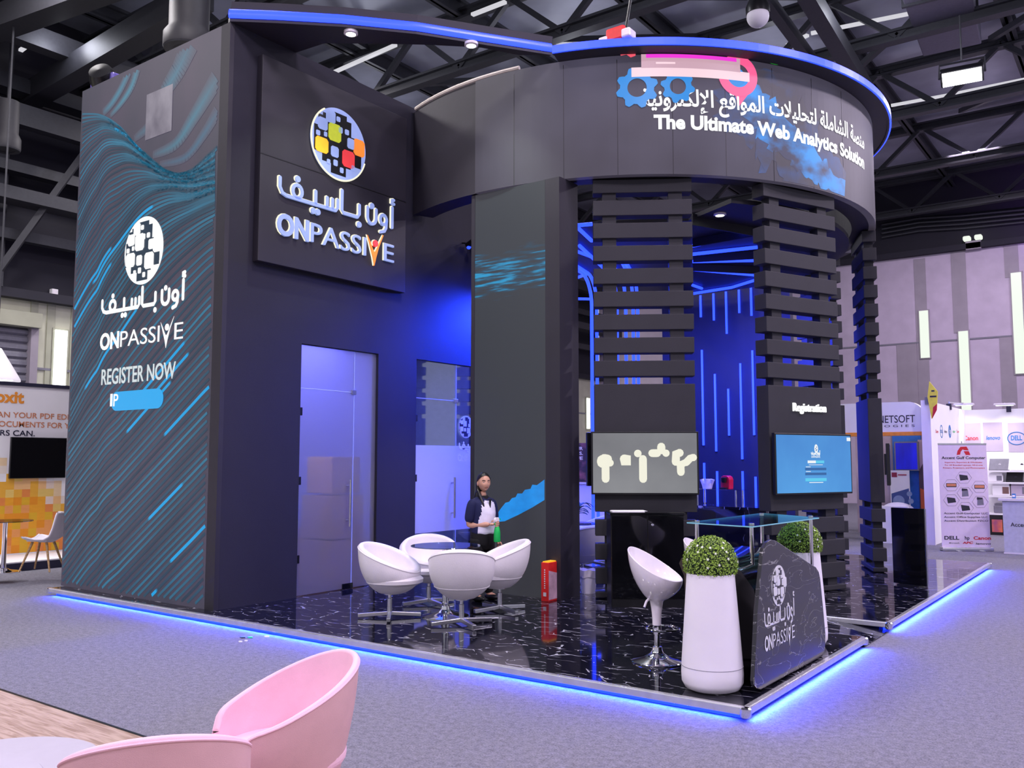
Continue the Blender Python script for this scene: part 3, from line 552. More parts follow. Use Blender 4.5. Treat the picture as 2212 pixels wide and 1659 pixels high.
# LED wall
led = thing('led_wall', 'tall LED wall showing teal wave lines and the emblem with REGISTER NOW', 'LED screen', ((xL0+xR0)/2, yF, PT))
xl = xL0-.1
M['led_bg'] = streak_mat('led_background', S(50, 54, 72), S(76, 66, 88), (.7, 1, .35), .35, .65, .8)
obj('screen_panel', MB().box((xl, yF, PT), (xR0, yF+.05, HT)), 'led_bg', led)
KX = [105, 210, 260, 310, 360, 410, 460, 490]
KY = [[253, 247, 275, 335, 372, 368, 325, 300], [380, 285, 288, 328, 368, 374, 345, 322], [513, 345, 316, 343, 375, 379, 358, 342], [610, 410, 355, 358, 382, 388, 373, 362], [664, 475, 425, 395, 394, 396, 391, 388], [728, 560, 490, 430, 410, 415, 405, 400], [798, 640, 550, 490, 455, 437, 418, 408], [894, 715, 630, 560, 510, 475, 450, 435], [968, 800, 720, 648, 588, 540, 500, 480], [1041, 915, 855, 795, 735, 675, 620, 590], [1314, 1192, 1138, 1086, 1034, 982, 932, 900], [1622, 1504, 1450, 1398, 1346, 1296, 1246, 1215], [1955, 1850, 1800, 1750, 1700, 1650, 1600, 1570]]
CNT = [7, 7, 7, 6, 6, 6, 6, 6, 7, 18, 20, 18]
vs, fs, cs = [], [], []
random.seed(11)
def smx(row, x):
    for i in range(len(KX)-1):
        if x <= KX[i+1] or i == len(KX)-2:
            u = (x-KX[i])/(KX[i+1]-KX[i]); p0 = row[max(i-1, 0)]; p1 = row[i]; p2 = row[i+1]; p3 = row[min(i+2, len(row)-1)]
            return p1+.5*u*(p2-p0+u*(2*p0-5*p1+4*p2-p3+u*(3*(p1-p2)+p3-p0)))
lines = []
for k in range(len(KY)-1):
    for j in range(CNT[k]):
        f = j/CNT[k]; lines.append([KY[k][i]*(1-f)+KY[k+1][i]*f for i in range(len(KX))])
for li, row in enumerate(lines):
    br = .16+.16*random.random(); hot = random.random() < .16; hs = random.uniform(0, .7); hl = random.uniform(.15, .35)
    N = 90; prev = None
    for i in range(N+1):
        x = KX[0]+(KX[-1]-KX[0])*i/N; y = smx(row, x); p = P(x, y, 'y', yF-.004); p2 = P(x+1, smx(row, x+1), 'y', yF-.004); d = (p2-p).normalized(); nrm = V3((-d.z, 0, d.x))
        w = .016 if li > 30 else .013
        u = i/N; g = br*(.6+.4*math.sin(u*5+li)); c = (.010+.03*g, .46*g+.02, .76*g+.04)
        if hot and hs < u < hs+hl: c = (0, .34, .72); w *= 1.25
        cur = (p-nrm*w, p+nrm*w, c)
        if prev:
            q = [prev[0], cur[0], cur[1], prev[1]]
            if all(xl+.01 < v.x < xR0-.01 and PT+.02 < v.z < HT-.05 for v in q):
                n0 = len(vs); vs += q; fs.append((n0, n0+1, n0+2, n0+3)); cs.append((prev[2], c))
        prev = cur
# broad soft bands in the upper part of the picture
def swoosh(pts, w0, w1, col):
    cr = []
    for i in range(len(pts)-1):
        a, b, c, d = [V3(pts[k]) for k in (max(i-1, 0), i, i+1, min(i+2, len(pts)-1))]
        for k in range(8): u = k/8; cr.append(b+.5*u*((c-a)+u*((2*a-5*b+4*c-d)+u*(3*(b-c)+d-a))))
    P3 = [P(q.x, q.y, 'y', yF-.003) for q in cr+[V3(pts[-1])]]
    for i in range(len(P3)-1):
        for s in range(9):
            o0, o1 = -.5+s/9, -.5+(s+1)/9; fade = max(0, 1-abs(s-4)/5)*math.sin(PI*(i+.5)/(len(P3)-1)*.93)**.6
            d = (P3[i+1]-P3[i]).normalized(); nn = V3((-d.z, 0, d.x)); wa = w0+(w1-w0)*i/(len(P3)-1); wb = w0+(w1-w0)*(i+1)/(len(P3)-1)
            q = [P3[i]+nn*o0*wa, P3[i+1]+nn*o0*wb, P3[i+1]+nn*o1*wb, P3[i]+nn*o1*wa]
            if all(xl+.01 < v.x < xR0-.01 and v.z < HT-.05 for v in q):
                n0 = len(vs); vs.extend(q); fs.append((n0, n0+1, n0+2, n0+3)); c = tuple((.072, .064, .10)[t]*(1-fade)+col[t]*fade for t in range(3)); cs.append((c, c))
swoosh([(222, 244), (240, 225), (262, 190), (285, 140)], .12, .16, (.05, .2, .3)); swoosh([(238, 250), (262, 222), (285, 185), (300, 135)], .08, .18, (.05, .22, .32))
swoosh([(290, 300), (330, 262), (355, 200), (385, 150), (410, 95)], .1, .4, (.05, .16, .24)); swoosh([(330, 335), (380, 310), (420, 250), (468, 170)], .1, .3, (.05, .17, .25)); swoosh([(345, 355), (400, 340), (440, 290), (470, 240)], .08, .2, (.045, .12, .2))
me = bpy.data.meshes.new('wave_lines'); me.from_pydata([tuple(WM[led.name].inverted() @ v) for v in vs], [], fs); ca = me.color_attributes.new('Col', 'FLOAT_COLOR', 'CORNER')
for pi, pl in enumerate(me.polygons):
    a, b = cs[pi]
    for k, li in enumerate(pl.loop_indices): ca.data[li].color = ((a, b, b, a)[k])+(1,)
me.materials.append(vcol_mat('wave_line_light')); wl = bpy.data.objects.new('wave_lines', me); COL.objects.link(wl); wl.parent = led; WM[wl.name] = WM[led.name]; wl['kind'] = 'stuff'
a, b = P(317, 205, 'y', yF-.006), P(370, 282, 'y', yF-.006)
obj('pale_tile', MB().box((a.x, yF-.006, b.z), (b.x, yF-.004, a.z)), streak_mat('pale_led_tile', S(84, 78, 96), S(140, 134, 148), (3, 1, 2), .3, .7), led)
c = P(310, 541, 'y', yF-.008)
F = FR((c.x, yF-.006, c.z), (1, 0, 0), (0, 0, 1))
M['led_dark'] = emis('led_dark_field', S(40, 58, 76), 1.0)
emblem(led, F, .43, ['letter_white']*5, 'led_dark', .003)
a, b = P(217, 676, 'y', yF-.008), P(398, 643, 'y', yF-.008); zz = 3.655
F = FR((a.x, yF-.006, zz), (1, 0, 0), (0, 0, 1)); mb = arabic_mb(b.x-a.x, .325, .27, .004); mb.map(lambda v: F @ v); obj('arabic_lettering', mb, 'letter_white', led)
a, b = P(216, 754, 'y', yF-.006), P(395, 733, 'y', yF-.006); z0 = (a.z+b.z)/2
wordmark(led, (a.x, yF-.006, z0), (b.x, yF-.006, z0), .21, 'letter_white', d=.004)
a, b = P(219, 830, 'y', yF-.006), P(379, 818, 'y', yF-.006); z0 = (a.z+b.z)/2
text('heading', 'REGISTER NOW', emis('pale_led_letter', S(210, 220, 224), 1), led, (a.x, yF-.006, z0), (b.x, yF-.006, z0), .205, .012, depth=.004)
a, b = P(241, 863, 'y', yF-.006), P(353, 857, 'y', yF-.006); z0 = 2.37; r = .12
pill = [(a.x+r+r*math.cos(t), z0+r+r*math.sin(t)) for t in [PI/2+PI*k/14 for k in range(15)]]+[(b.x-r+r*math.cos(t), z0+r+r*math.sin(t)) for t in [-PI/2+PI*k/14 for k in range(15)]]
btn = MB().prism(pill, 0, .004, Matrix(((1, 0, 0, 0), (0, 0, -1, yF-.006), (0, 1, 0, 0), (0, 0, 0, 1)))); pb = obj('button', btn, emis('button_blue', S(15, 165, 235), 1), led)
text('button_letter', 'P', 'letter_white', pb, (a.x+.06, yF-.012, z0+.06), (a.x+.17, yF-.012, z0+.06), .16, .01, depth=.003)
obj('button_mark', MB().box((a.x-.02, yF-.014, z0+.06), (a.x+.03, yF-.010, z0+.22)), 'letter_white', pb)

# moving head light on the tower
p = P(232, 168, 'y', .9)
t = thing('moving_head_light', 'black moving head stage light standing on top of the LED tower', 'stage light', (p.x, .9, HT))
obj('base', MB().box((p.x-.22, .75, HT-.002), (p.x+.22, 1.05, HT+.16)), 'black', t, bevel=.02)
for s in (-1, 1): obj('yoke_arm', MB().box((p.x+s*.27-.05, .80, HT+.12), (p.x+s*.27+.05, 1.0, HT+.62)), mat('violet_plastic', S(86, 74, 150), .4), t, bevel=.03)
obj('head', MB().lathe([(0, -.30), (.14, -.28), (.20, -.1), (.21, .12), (.16, .26), (.0, .28)], 24, Matrix.Translation(V3((p.x, .9, HT+.52))) @ Matrix.Rotation(1.0, 4, 'X') @ Matrix.Rotation(.5, 4, 'Y')), 'black', t, smooth=True)

# ------------------------------------------------------------------ wall sign
xs = xT+.10
a, b = P(557, 562, 'x', xs), P(875, 633, 'x', xs); zt = P(557, 111, 'x', xs).z; zbt = (a.z+b.z)/2
sg = thing('wall_sign', 'square black wall sign with glowing emblem, arabic and word mark', 'sign', (xT, (a.y+b.y)/2, zbt))
obj('board', MB().box((xT, a.y, zbt), (xs, b.y, zt)), 'panel', sg, bevel=.006)
zs = P(557, 328, 'x', xs).z
obj('board_seam', MB().box((xs, a.y, zs-.006), (xs+.002, b.y, zs+.006)), 'black', sg)
c = P(732, 312, 'x', xs+.02); F = FR((xs+.002, c.y, c.z), (0, 1, 0), (0, 0, 1))
emb = emblem(sg, F, .465, ['letter_sign', 'yellow', 'amber', 'orange', 'red'], 'black', .03, 'letter_sign')
ring = MB(); pts = disc2(0, 0, .47, 64); ring.tube([F @ V3((x, y, .028)) for x, y in pts[22:62]], .012, 6); obj('lit_edge', ring, 'letter_edge', emb)
a, b = P(598, 420, 'x', xs+.02), P(850, 488, 'x', xs+.02); z0 = P(598, 413, 'x', xs+.02).z-.02
F = FR((xs+.002, a.y, z0), (0, 1, 0), (0, 0, 1)); mb = arabic_mb(b.y-a.y, .40, .19, .03); mb.map(lambda v: F @ v); ao = obj('arabic_lettering', mb, 'letter_sign', sg)
F2 = FR((xs, a.y-.008, z0+.008), (0, 1, 0), (0, 0, 1)); mb = arabic_mb(b.y-a.y, .40, .205, .02); mb.map(lambda v: F2 @ v); obj('lit_edge', mb, 'letter_edge', ao)
a, b = P(598, 502, 'x', xs+.02), P(850, 569, 'x', xs+.02); z0 = (a.z+b.z)/2
wo = wordmark(sg, (xs+.002, a.y, z0), (xs+.002, b.y, z0), .255, 'letter_sign', 'orange', 'red', d=.03)
wo2 = wordmark(sg, (xs, a.y-.009, z0+.004), (xs, b.y-.009, z0+.004), .258, 'letter_edge', 'letter_edge', 'letter_edge', d=.018); wo2.name = 'lit_edge'

# ------------------------------------------------------------------ glass doors
def glass_door(name, label, y0, y1, frosted, x=xT-.04):
    t = thing(name, label, 'door', (x, (y0+y1)/2, PT)); z0, z1 = PT+.012, zd-.01; ym = y0+.925; zt = 2.64
    pan = 'frost' if frosted else 'glass'
    leaf = obj('door_leaf', MB().box((x-.006, y0+.01, z0), (x+.006, ym-.006, zt-.006)), pan, t)
    obj('transom', MB().box((x-.006, y0+.01, zt+.006), (x+.006, ym-.006, z1)), pan, t); obj('side_panel', MB().box((x-.006, ym+.006, z0), (x+.006, y1-.01, z1)), pan, t)
    edge = emis('glass_edge', S(150, 165, 235), .8) if 'glass_edge' not in M else M['glass_edge']; M['glass_edge'] = edge
    obj('pane_joint', MB().box((x-.008, ym-.004, z0), (x+.008, ym+.004, z1)), M['edge_line'], t); obj('transom_joint', MB().box((x-.008, y0+.01, zt-.004), (x+.008, ym, zt+.004)), M['edge_line'], t)
    if not frosted:
        obj('frosted_band', MB().box((x+.007, y0+.01, .72), (x+.009, y1-.01, 1.965)), 'frost_white', t)
    h = MB().tube([(x+.07, ym-.10, .90), (x+.07, ym-.10, 1.50)], .016, 12)
    ho = obj('handle', h, 'steel', t, smooth=True)
    for zz in (.98, 1.42): obj('handle_stud', MB().tube([(x, ym-.10, zz), (x+.07, ym-.10, zz)], .013, 10), 'steel', ho, smooth=True)
    for zz in (.55, 1.5, 2.35): obj('hinge', MB().box((x-.02, y0-.015, zz-.05), (x+.025, y0+.05, zz+.05)), 'black', t, bevel=.005)
    obj('patch_fitting', MB().box((x-.02, ym-.16, PT+.005), (x+.022, ym+.02, PT+.075)), 'gloss_black', t, bevel=.006); obj('clip', MB().box((x-.02, ym-.05, zt-.03), (x+.022, ym+.03, zt+.03)), 'steel', t, bevel=.004)
    for zz in (.10,): pass
    return t
M['edge_line'] = mat('pale_glass_edge', S(170, 185, 245), .3, emit=S(90, 100, 200), es=.35)
glass_door('glass_door', 'frosted glass door with steel bar handle below the wall sign', yd[0], yd[1], True)
gd = glass_door('glass_door', 'clear glass door with a white frosted band, beside the middle pillar', yw[0], yw[1], False)
x = xT-.03
c = P(1008, 922, 'x', x+.012); F = FR((x, c.y, c.z), (0, 1, 0), (0, 0, 1)); emblem(gd, F, .17, ['print_white']*5, 'print_black', .002, 'print_white', True)
mb = arabic_mb(.75, .16, .36, .002); F = FR((x, c.y-.17, c.z-.34), (0, 1, 0), (0, 0, 1)); mb.map(lambda v: F @ v); obj('arabic_decal', mb, 'print_white', gd)
wordmark(gd, (x, c.y-.2, c.z-.52), (x, c.y+.55, c.z-.52), .105, 'print_white', d=.002)

# ------------------------------------------------------------------ canopy soffit with blue edge
ZR0, ZR1, RRIM = 6.72, 6.86, 4.12
cv = [P(px, py, 'z', 6.93) for px, py in [(497, 30), (600, 34), (740, 42), (900, 58), (1050, 82), (1192, 104)]]
can = thing('canopy', 'dark canopy with glowing blue edge bridging the tower and the ring screen', 'canopy', (-5, 1.6, 6.84))
back = [P(px, py, 'z', 6.84) for px, py in [(1120, 119), (1040, 103), (930, 97), (800, 94), (700, 94)]]+[V3((xT-.06, 1.15, 6.84)), V3((xT-.06, .2, 6.84))]
obj('soffit_panel', MB().prism([(v.x, v.y) for v in cv]+[(v.x, v.y) for v in back], 6.84, 6.90), 'panel', can)
mb = MB(); fine = []
for i in range(len(cv)-1):
    for k in range(5): fine.append(cv[i].lerp(cv[i+1], k/5))
fine.append(cv[-1])
mb = MB()
mb.grid(lambda u, v: fine[min(len(fine)-1, round(u*(len(fine)-1)))]*1+V3((.018*math.cos(v*2*PI), -.012, .055*math.sin(v*2*PI))), len(fine), 9); ed = obj('blue_edge', mb, 'blue_led', can, smooth=True)
mb = MB(); mb.grid(lambda u, v: fine[min(len(fine)-1, round(u*(len(fine)-1)))]+V3((-.03*(1-v)+.0, .02, -.09+.25*v)), len(fine), 2); obj('fascia', mb, 'panel', can)
def downlight(px, py, z, lab, pw=60, arm=False):
    p = P(px, py, 'z', z); t = thing('downlight', lab, 'spotlight', (p.x, p.y, z), 0, 'small white downlights')
    X = Matrix.Translation(V3((p.x, p.y, z)))
    obj('lens', MB().lathe([(0, -.035), (.055, -.035), (.06, -.02)], 18, X), M['lens'], t); obj('ring', MB().lathe([(.06, -.04), (.085, -.03), (.085, 0), (.06, 0)], 18, X, cap=False), 'white_gloss', t, smooth=True)
    if arm: d = V3((p.x, p.y))-RC; q = RC+d.normalized()*(RR-.34); obj('arm', MB().tube([(p.x, p.y, z), (p.x, p.y, z+.25), (q.x, q.y, z+.42)], .022, 8), 'black', t)
    spot((p.x, p.y, z-.06), (p.x, p.y, 0), pw, (.95, 1, .9), 95, .7, .05)
M['lens'] = emis('downlight_lens', (.9, 1, .85, 1), 14)
downlight(758, 68, 6.84, 'white downlight in the canopy nearer the tower corner', 160); downlight(1018, 93, 6.84, 'white downlight in the canopy nearer the ring screen', 160)

# ------------------------------------------------------------------ ring: fascia, curved screen, rim
ZB = 5.25; A0, A1 = math.radians(-112), math.radians(78); AS = math.radians(-91)
def arc_wall(r0, r1, z0, z1, a0, a1, n=72):
    mb = MB(); vs = []
    for k in range(n+1):
        th = a0+(a1-a0)*k/n
        for r, z in ((r0, z0), (r1, z0), (r1, z1), (r0, z1)): vs.append(ringp(th, z, r))
    fs = []
    for k in range(n):
        for j in range(4): fs.append((k*4+j, k*4+(j+1) % 4, (k+1)*4+(j+1) % 4, (k+1)*4+j))
    fs += [(3, 2, 1, 0), (n*4, n*4+1, n*4+2, n*4+3)]
    return mb.add(vs, fs)
fas = thing('ring_fascia', 'round black overhead ring of the stand with glowing blue rim', 'ring', (RC.x, RC.y, ZB))
obj('ring_wall', arc_wall(RR-.34, RR-.10, ZB+.01, ZR0+.06, A0, A1), 'panel', fas)
obj('rim', arc_wall(RR-.2, RRIM, ZR0+.06, ZR0+.10, math.radians(-73), A1), 'panel', fas)
rimf = obj('rim_fascia', arc_wall(RRIM-.03, RRIM, ZR0+.045, ZR1, math.radians(-73), A1), 'panel', fas)
obj('blue_edge', arc_wall(RRIM, RRIM+.025, ZR1-.085, ZR1+.005, math.radians(-73), A1), 'blue_led', fas)
cr_ = [ringp(math.radians(a), 6.80, RR-.02) for a in range(-111, -78, 3)]
obj('cable_conduit', MB().tube(cr_, .03, 8), mat('beige_conduit', S(205, 195, 185), .5), fas, smooth=True)
cs_ = thing('curved_screen', 'curved LED screen around the ring showing gears, laptop and slogan', 'LED screen', (RC.x, RC.y, ZB))
t = NT('curved_screen_light'); tc = t.n('ShaderNodeTexCoord'); sx = t.n('ShaderNodeSeparateXYZ'); t.l(tc.outputs['Object'], sx.inputs[0])
nz = t.n('ShaderNodeTexNoise'); nz.inputs['Scale'].default_value = .55; nz.inputs['Detail'].default_value = 3; t.l(tc.outputs['Object'], nz.inputs['Vector'])
crm = t.n('ShaderNodeValToRGB'); e = crm.color_ramp.elements; e[0].position = .36; e[0].color = S(50, 44, 54); e[1].position = .68; e[1].color = S(80, 76, 96); t.l(nz.outputs['Fac'], crm.inputs[0])
t.l(crm.outputs[0], t.b.inputs['Emission Color']); t.b.inputs['Emission Strength'].default_value = .76; t.b.inputs['Base Color'].default_value = (.014, .014, .018, 1); t.b.inputs['Roughness'].default_value = .5
obj('screen_panel', arc_wall(RR-.10, RR, ZB, ZR0+.05, AS, math.radians(40)), t.m, cs_)
obj('plain_panel', arc_wall(RR-.10, RR-.02, ZB, ZR0+.05, A0, AS), 'panel', fas); obj('plain_panel', arc_wall(RR-.10, RR, ZB, ZR0+.05, math.radians(40), A1), 'panel', fas)
for a in (-82, -72, -62, -52, -42, -32, -22, -12): obj('panel_seam', arc_wall(RR, RR+.002, ZB, ZR0, math.radians(a)-.0009, math.radians(a)+.0009, 1), 'black', cs_)
# pictures on the curved screen: (s, z) flat -> ring surface
def onring(mb, lift): return mb.map(lambda v: ringp(v.x/RR, v.y, RR+lift+v.z))
def SZ(px, py): th, z = CYL(px, py); return th*RR, z
M['gear_blue'] = emis('screen_blue', S(20, 140, 225), 1); M['screen_pink'] = emis('screen_pink', S(250, 215, 225), 1); M['screen_magenta'] = emis('screen_magenta', S(245, 60, 220), 1)
M['screen_mauve'] = emis('screen_mauve', S(205, 165, 180), 1); M['screen_rose'] = emis('screen_rose', S(255, 95, 150), 1); M['screen_red'] = emis('screen_red', S(245, 90, 110), 1); M['screen_green'] = emis('screen_green', S(40, 190, 60), 1)
def gear(px, py, R, hole, teeth, rot, lift):
    s, z = SZ(px, py); mb = MB(); n = teeth*8
    def rad(k): ph = (k % 8); return R*(1.0 if ph in (0, 1, 2) else .80 if ph in (4, 5, 6) else .9)
    o = [(s+rad(k)*math.cos(2*PI*k/n+rot), z+rad(k)*math.sin(2*PI*k/n+rot)) for k in range(n)]; i = [(s+hole*math.cos(2*PI*k/n+rot), z+hole*math.sin(2*PI*k/n+rot)) for k in range(n)]
    mb.add([(x, y, 0) for x, y in o]+[(x, y, 0) for x, y in i], [(k, (k+1) % n, n+(k+1) % n, n+k) for k in range(n)])
    return obj('gear', onring(mb, lift), 'gear_blue', cs_)
gear(1376, 190, .262, .118, 8, .2, .0095); gear(1464, 187, .215, .10, 8, .5, .0090)
def rect2(s0, z0, s1, z1, n=16, c=0):
    mb = MB()
    for k in range(n):
        a = s0+(s1-s0)*k/n; b = s0+(s1-s0)*(k+1)/n
        mb.add([(a, z0, 0), (b, z0, 0), (b, z1, 0), (a, z1, 0)], [(0, 1, 2, 3)])
    return mb
sa, za = SZ(1385, 143); sb, zb_ = SZ(1598, 147); sc_, zc = SZ(1364, 166); sd, zd_ = SZ(1618, 178)
obj('laptop_lid', onring(rect2(sa, za+.0, sb, ZR0+.05, 16), .0115), 'screen_mauve', cs_); obj('laptop_display', onring(rect2(sa+.06, za+.10, sb-.05, ZR0+.05, 16), .0125), 'screen_magenta', cs_)
kb = rect2(sa, za-.03, sb, za+.02, 16); obj('laptop_keyboard', onring(kb, .0135), 'screen_mauve', cs_); obj('laptop_base', onring(rect2(sc_, za-.14, sd, za-.02, 18), .0130), 'screen_pink', cs_)
obj('laptop_hinge', onring(rect2(sa+.18, za+.02, sa+.42, za+.045, 4), .0145), 'screen_pink', cs_)
s, z = SZ(1594, 164); mb = MB(); n = 40; Ro, Ri = .27, .15
mb.add([(s+Ro*math.cos(2*PI*k/n), z+Ro*math.sin(2*PI*k/n), 0) for k in range(n)]+[(s+Ri*math.cos(2*PI*k/n), z+Ri*math.sin(2*PI*k/n), 0) for k in range(n)], [(k, (k+1) % n, n+(k+1) % n, n+k) for k in range(n)])
obj('speech_ring', onring(mb, .0105), 'screen_rose', cs_); obj('ring_core', onring(MB().prism(disc2(s-.02, z-.02, .12, 20), 0, .001), .0045), 'gear_blue', cs_)
obj('ring_tail', onring(MB().prism([(s-.05, z-.24), (s+.14, z-.22), (s+.0, z-.40)], 0, .001), .0045), 'screen_rose', cs_)
s, z = SZ(1350, 115); obj('red_cog', onring(MB().prism([(s-.10, z+.06), (s+.13, z+.06), (s+.13, z-.04), (s+.07, z-.06), (s+.02, z-.02), (s-.05, z-.03)], 0, .001), .004), 'screen_red', cs_)
s, z = SZ(1672, 132); obj('green_light', onring(MB().prism([(s+.17*math.cos(a*.4), z+.045*math.sin(a*.4)) for a in range(16)], 0, .001), .004), 'screen_green', cs_)
# blue smoke streak
random.seed(5)
pth = [SZ(1600, 168), SZ(1625, 215), SZ(1660, 262), SZ(1700, 305), SZ(1745, 345), SZ(1785, 385), SZ(1830, 415)]
M['smoke'] = streak_mat('screen_smoke', S(50, 54, 84), S(20, 150, 245), (2.2, 2.2, 3.2), .38, .62); M['smoke_soft'] = streak_mat('screen_smoke_soft', S(58, 54, 66), S(36, 76, 140), (1.8, 1.8, 2.6), .45, .72)
def smoke(wid, m, lift, rg):
    mb = MB(); L = []; R_ = []
    for i in range(len(pth)-1):
        for k in range(8):
            u = k/8; s = pth[i][0]+(pth[i+1][0]-pth[i][0])*u; z = pth[i][1]+(pth[i+1][1]-pth[i][1])*u; d = V3((pth[i+1][0]-pth[i][0], pth[i+1][1]-pth[i][1])).normalized()
            g = (i+u)/(len(pth)-1); w = wid*(.55+.8*math.sin(PI*min(1, .15+g*.85)))
            L.append((s-d.y*w*(.7+rg*random.random()), z+d.x*w*(.7+rg*random.random()))); R_.append((s+d.y*w*(.7+rg*random.random()), z-d.x*w*(.7+rg*random.random())))
    n = len(L)
    for i in range(n-1):
        q = [L[i], R_[i], R_[i+1], L[i+1]]
        q = [(a, min(max(b, ZB+.02), ZR0-.02)) for a, b in q]
        for j in range(4):
            f = j/4; g = (j+1)/4
            mb.add([(q[0][0]*(1-f)+q[1][0]*f, q[0][1]*(1-f)+q[1][1]*f, 0), (q[0][0]*(1-g)+q[1][0]*g, q[0][1]*(1-g)+q[1][1]*g, 0), (q[3][0]*(1-g)+q[2][0]*g, q[3][1]*(1-g)+q[2][1]*g, 0), (q[3][0]*(1-f)+q[2][0]*f, q[3][1]*(1-f)+q[2][1]*f, 0)], [(0, 1, 2, 3)])
    return obj('smoke_streak', onring(mb, lift), m, cs_)
smoke(.34, 'smoke_soft', .002, .9); smoke(.17, 'smoke', .003, .8)
# slogan
def ring_text(name, body, pa, pb, h, bold, cap=None, lift=.006, zoff=0):
    (s0, z0) = SZ(*pa); s1 = math.radians(pb)*RR; zz = z0+zoff
    mb = text_mb(body, s1-s0, h, bold, .002, cap=cap); mb.map(lambda v: V3((v.x+s0, v.y+zz, v.z))); return obj(name, onring(mb, lift), 'letter_white', cs_)
s0, zt0 = SZ(1412, 278)
ring_text('english_slogan', 'The Ultimate Web Analytics Solution', (1412, 278), -1.5, .175, .042)
ring_text('arabic_slogan', shape_ar('منصة الشاملة لتحليلات المواقع الإلكترونية'), (1386, 229), -1.0, .21, .026)

# ------------------------------------------------------------------ middle pillar with LED face
xp0, xp1, xpm, yp = -4.80, -3.48, -3.69, 3.08
pil = thing('screen_pillar', 'wide dark pillar with LED face showing a blue streak, behind the woman', 'pillar', ((xp0+xp1)/2, yp, PT))
obj('core', MB().box((xp0-.06, yp+.02, PT), (xp1, yp+.42, ZB-.005)), 'panel', pil)
obj('edge_frame', MB().box((xpm+.003, yp-.012, PT), (xp1+.002, yp+.02, ZB-.01)), 'panel', pil); obj('edge_frame', MB().box((xp0-.062, yp-.012, PT), (xp0-.003, yp+.02, ZB-.01)), 'panel', pil)
t = NT('pillar_screen_light'); tc = t.n('ShaderNodeTexCoord'); sx = t.n('ShaderNodeSeparateXYZ'); t.l(tc.outputs['Object'], sx.inputs[0])
mp = t.n('ShaderNodeMapping'); mp.inputs['Scale'].default_value = (1.5, 1, 16); t.l(tc.outputs['Object'], mp.inputs[0]); nz = t.n('ShaderNodeTexNoise'); nz.inputs['Scale'].default_value = 1.6; nz.inputs['Detail'].default_value = 5; t.l(mp.outputs[0], nz.inputs['Vector'])
zc_ = P(1100, 588, 'y', yp).z-PT
m1 = t.n('ShaderNodeMath', operation='SUBTRACT'); m1.inputs[1].default_value = zc_; t.l(sx.outputs['Z'], m1.inputs[0]); m2 = t.n('ShaderNodeMath', operation='MULTIPLY'); m2.inputs[1].default_value = 3.6; t.l(m1.outputs[0], m2.inputs[0])
m3 = t.n('ShaderNodeMath', operation='POWER'); m3.inputs[1].default_value = 2; m3a = t.n('ShaderNodeMath', operation='ABSOLUTE'); t.l(m2.outputs[0], m3a.inputs[0]); t.l(m3a.outputs[0], m3.inputs[0])
m4 = t.n('ShaderNodeMath', operation='MULTIPLY_ADD'); m4.inputs[1].default_value = -.16; t.l(m3.outputs[0], m4.inputs[0]); t.l(nz.outputs['Fac'], m4.inputs[2])
crm = t.n('ShaderNodeValToRGB'); e = crm.color_ramp.elements; e[0].position = .36; e[0].color = S(62, 60, 66); e[1].position = .62; e[1].color = S(40, 175, 235); e2 = e.new(.47); e2.color = S(48, 80, 105)
t.l(m4.outputs[0], crm.inputs[0]); t.l(crm.outputs[0], t.b.inputs['Emission Color']); t.b.inputs['Emission Strength'].default_value = .68; t.b.inputs['Base Color'].default_value = (.008, .015, .018, 1); t.b.inputs['Roughness'].default_value = .45
obj('led_face', MB().box((xp0, yp-.01, PT), (xpm, yp+.02, ZB-.01)), t.m, pil)
stk = [(1068, 1128), (1078, 1104), (1084, 1096), (1092, 1086), (1100, 1084), (1106, 1076), (1114, 1074), (1118, 1066), (1128, 1066), (1134, 1058), (1146, 1056), (1150, 1047), (1160, 1048), (1176, 1036), (1176, 1080), (1150, 1096), (1120, 1112), (1090, 1126)]
q = [P(a, b, 'y', yp-.012) for a, b in stk]
obj('blue_streak', MB().prism([(v.x, v.z) for v in q], 0, .003, Matrix(((1, 0, 0, 0), (0, 0, -1, yp-.011), (0, 1, 0, 0), (0, 0, 0, 1)))), streak_mat('pillar_streak', S(0, 118, 205), S(10, 150, 240), (3, 1, 5), .3, .7), pil)

# ------------------------------------------------------------------ slatted columns
def slat_column(ang, r, w, label, solid=True, dep=.20):
    a = math.radians(ang); n = V3((math.cos(a), math.sin(a), 0)); tx = V3((-n.y, n.x, 0)); m = ringp(a, 0, r)
    rz = math.atan2(tx.y, tx.x)                    # local x along the face, local -y outwards
    t = thing('slatted_column', label, 'column', (m.x, m.y, PT), rz, 'slatted columns of the ring'); h = ZB-PT
    def part(nm, lo, hi, mm='slat', bv=.006): return obj(nm, MB().box(lo, hi), mm, t, world=False, bevel=bv)
    for s in (-1, 1):
        c = s*w*.335; part('post', (c-.085, .035, 0), (c+.085, dep-.035, h-.004), bv=0)
    za, zb = 1.13-PT, 2.68-PT
    if solid: part('solid_panel', (-w/2, 0, za), (w/2, dep, zb))
    else: za = zb = 1.9
    k = 0; z = zb+(.095 if solid else 0)
    while z < h-.03:
        part('plank', (-w/2, 0, z), (w/2, dep, min(z+.192, h-.01))); z += .287
    z = za-.095 if solid else za-.095
    while z > .03:
        part('plank', (-w/2, 0, max(z-.192, .015)), (w/2, dep, z)); z -= .287
    return t, rz, m, n, tx
c1, rz1, m1_, n1, t1 = slat_column(-57.5, 3.72, 1.22, 'broad slatted black column carrying the grey screen, behind the bar stool')
c2, rz2, m2_, n2, t2 = slat_column(-24.0, 3.76, 1.30, 'broad slatted black column carrying the blue registration screen')
c3, rz3, m3_, n3, t3 = slat_column(24.5, 3.85, .98, 'narrow looking slatted column at the right edge of the ring, beside the tall black board')
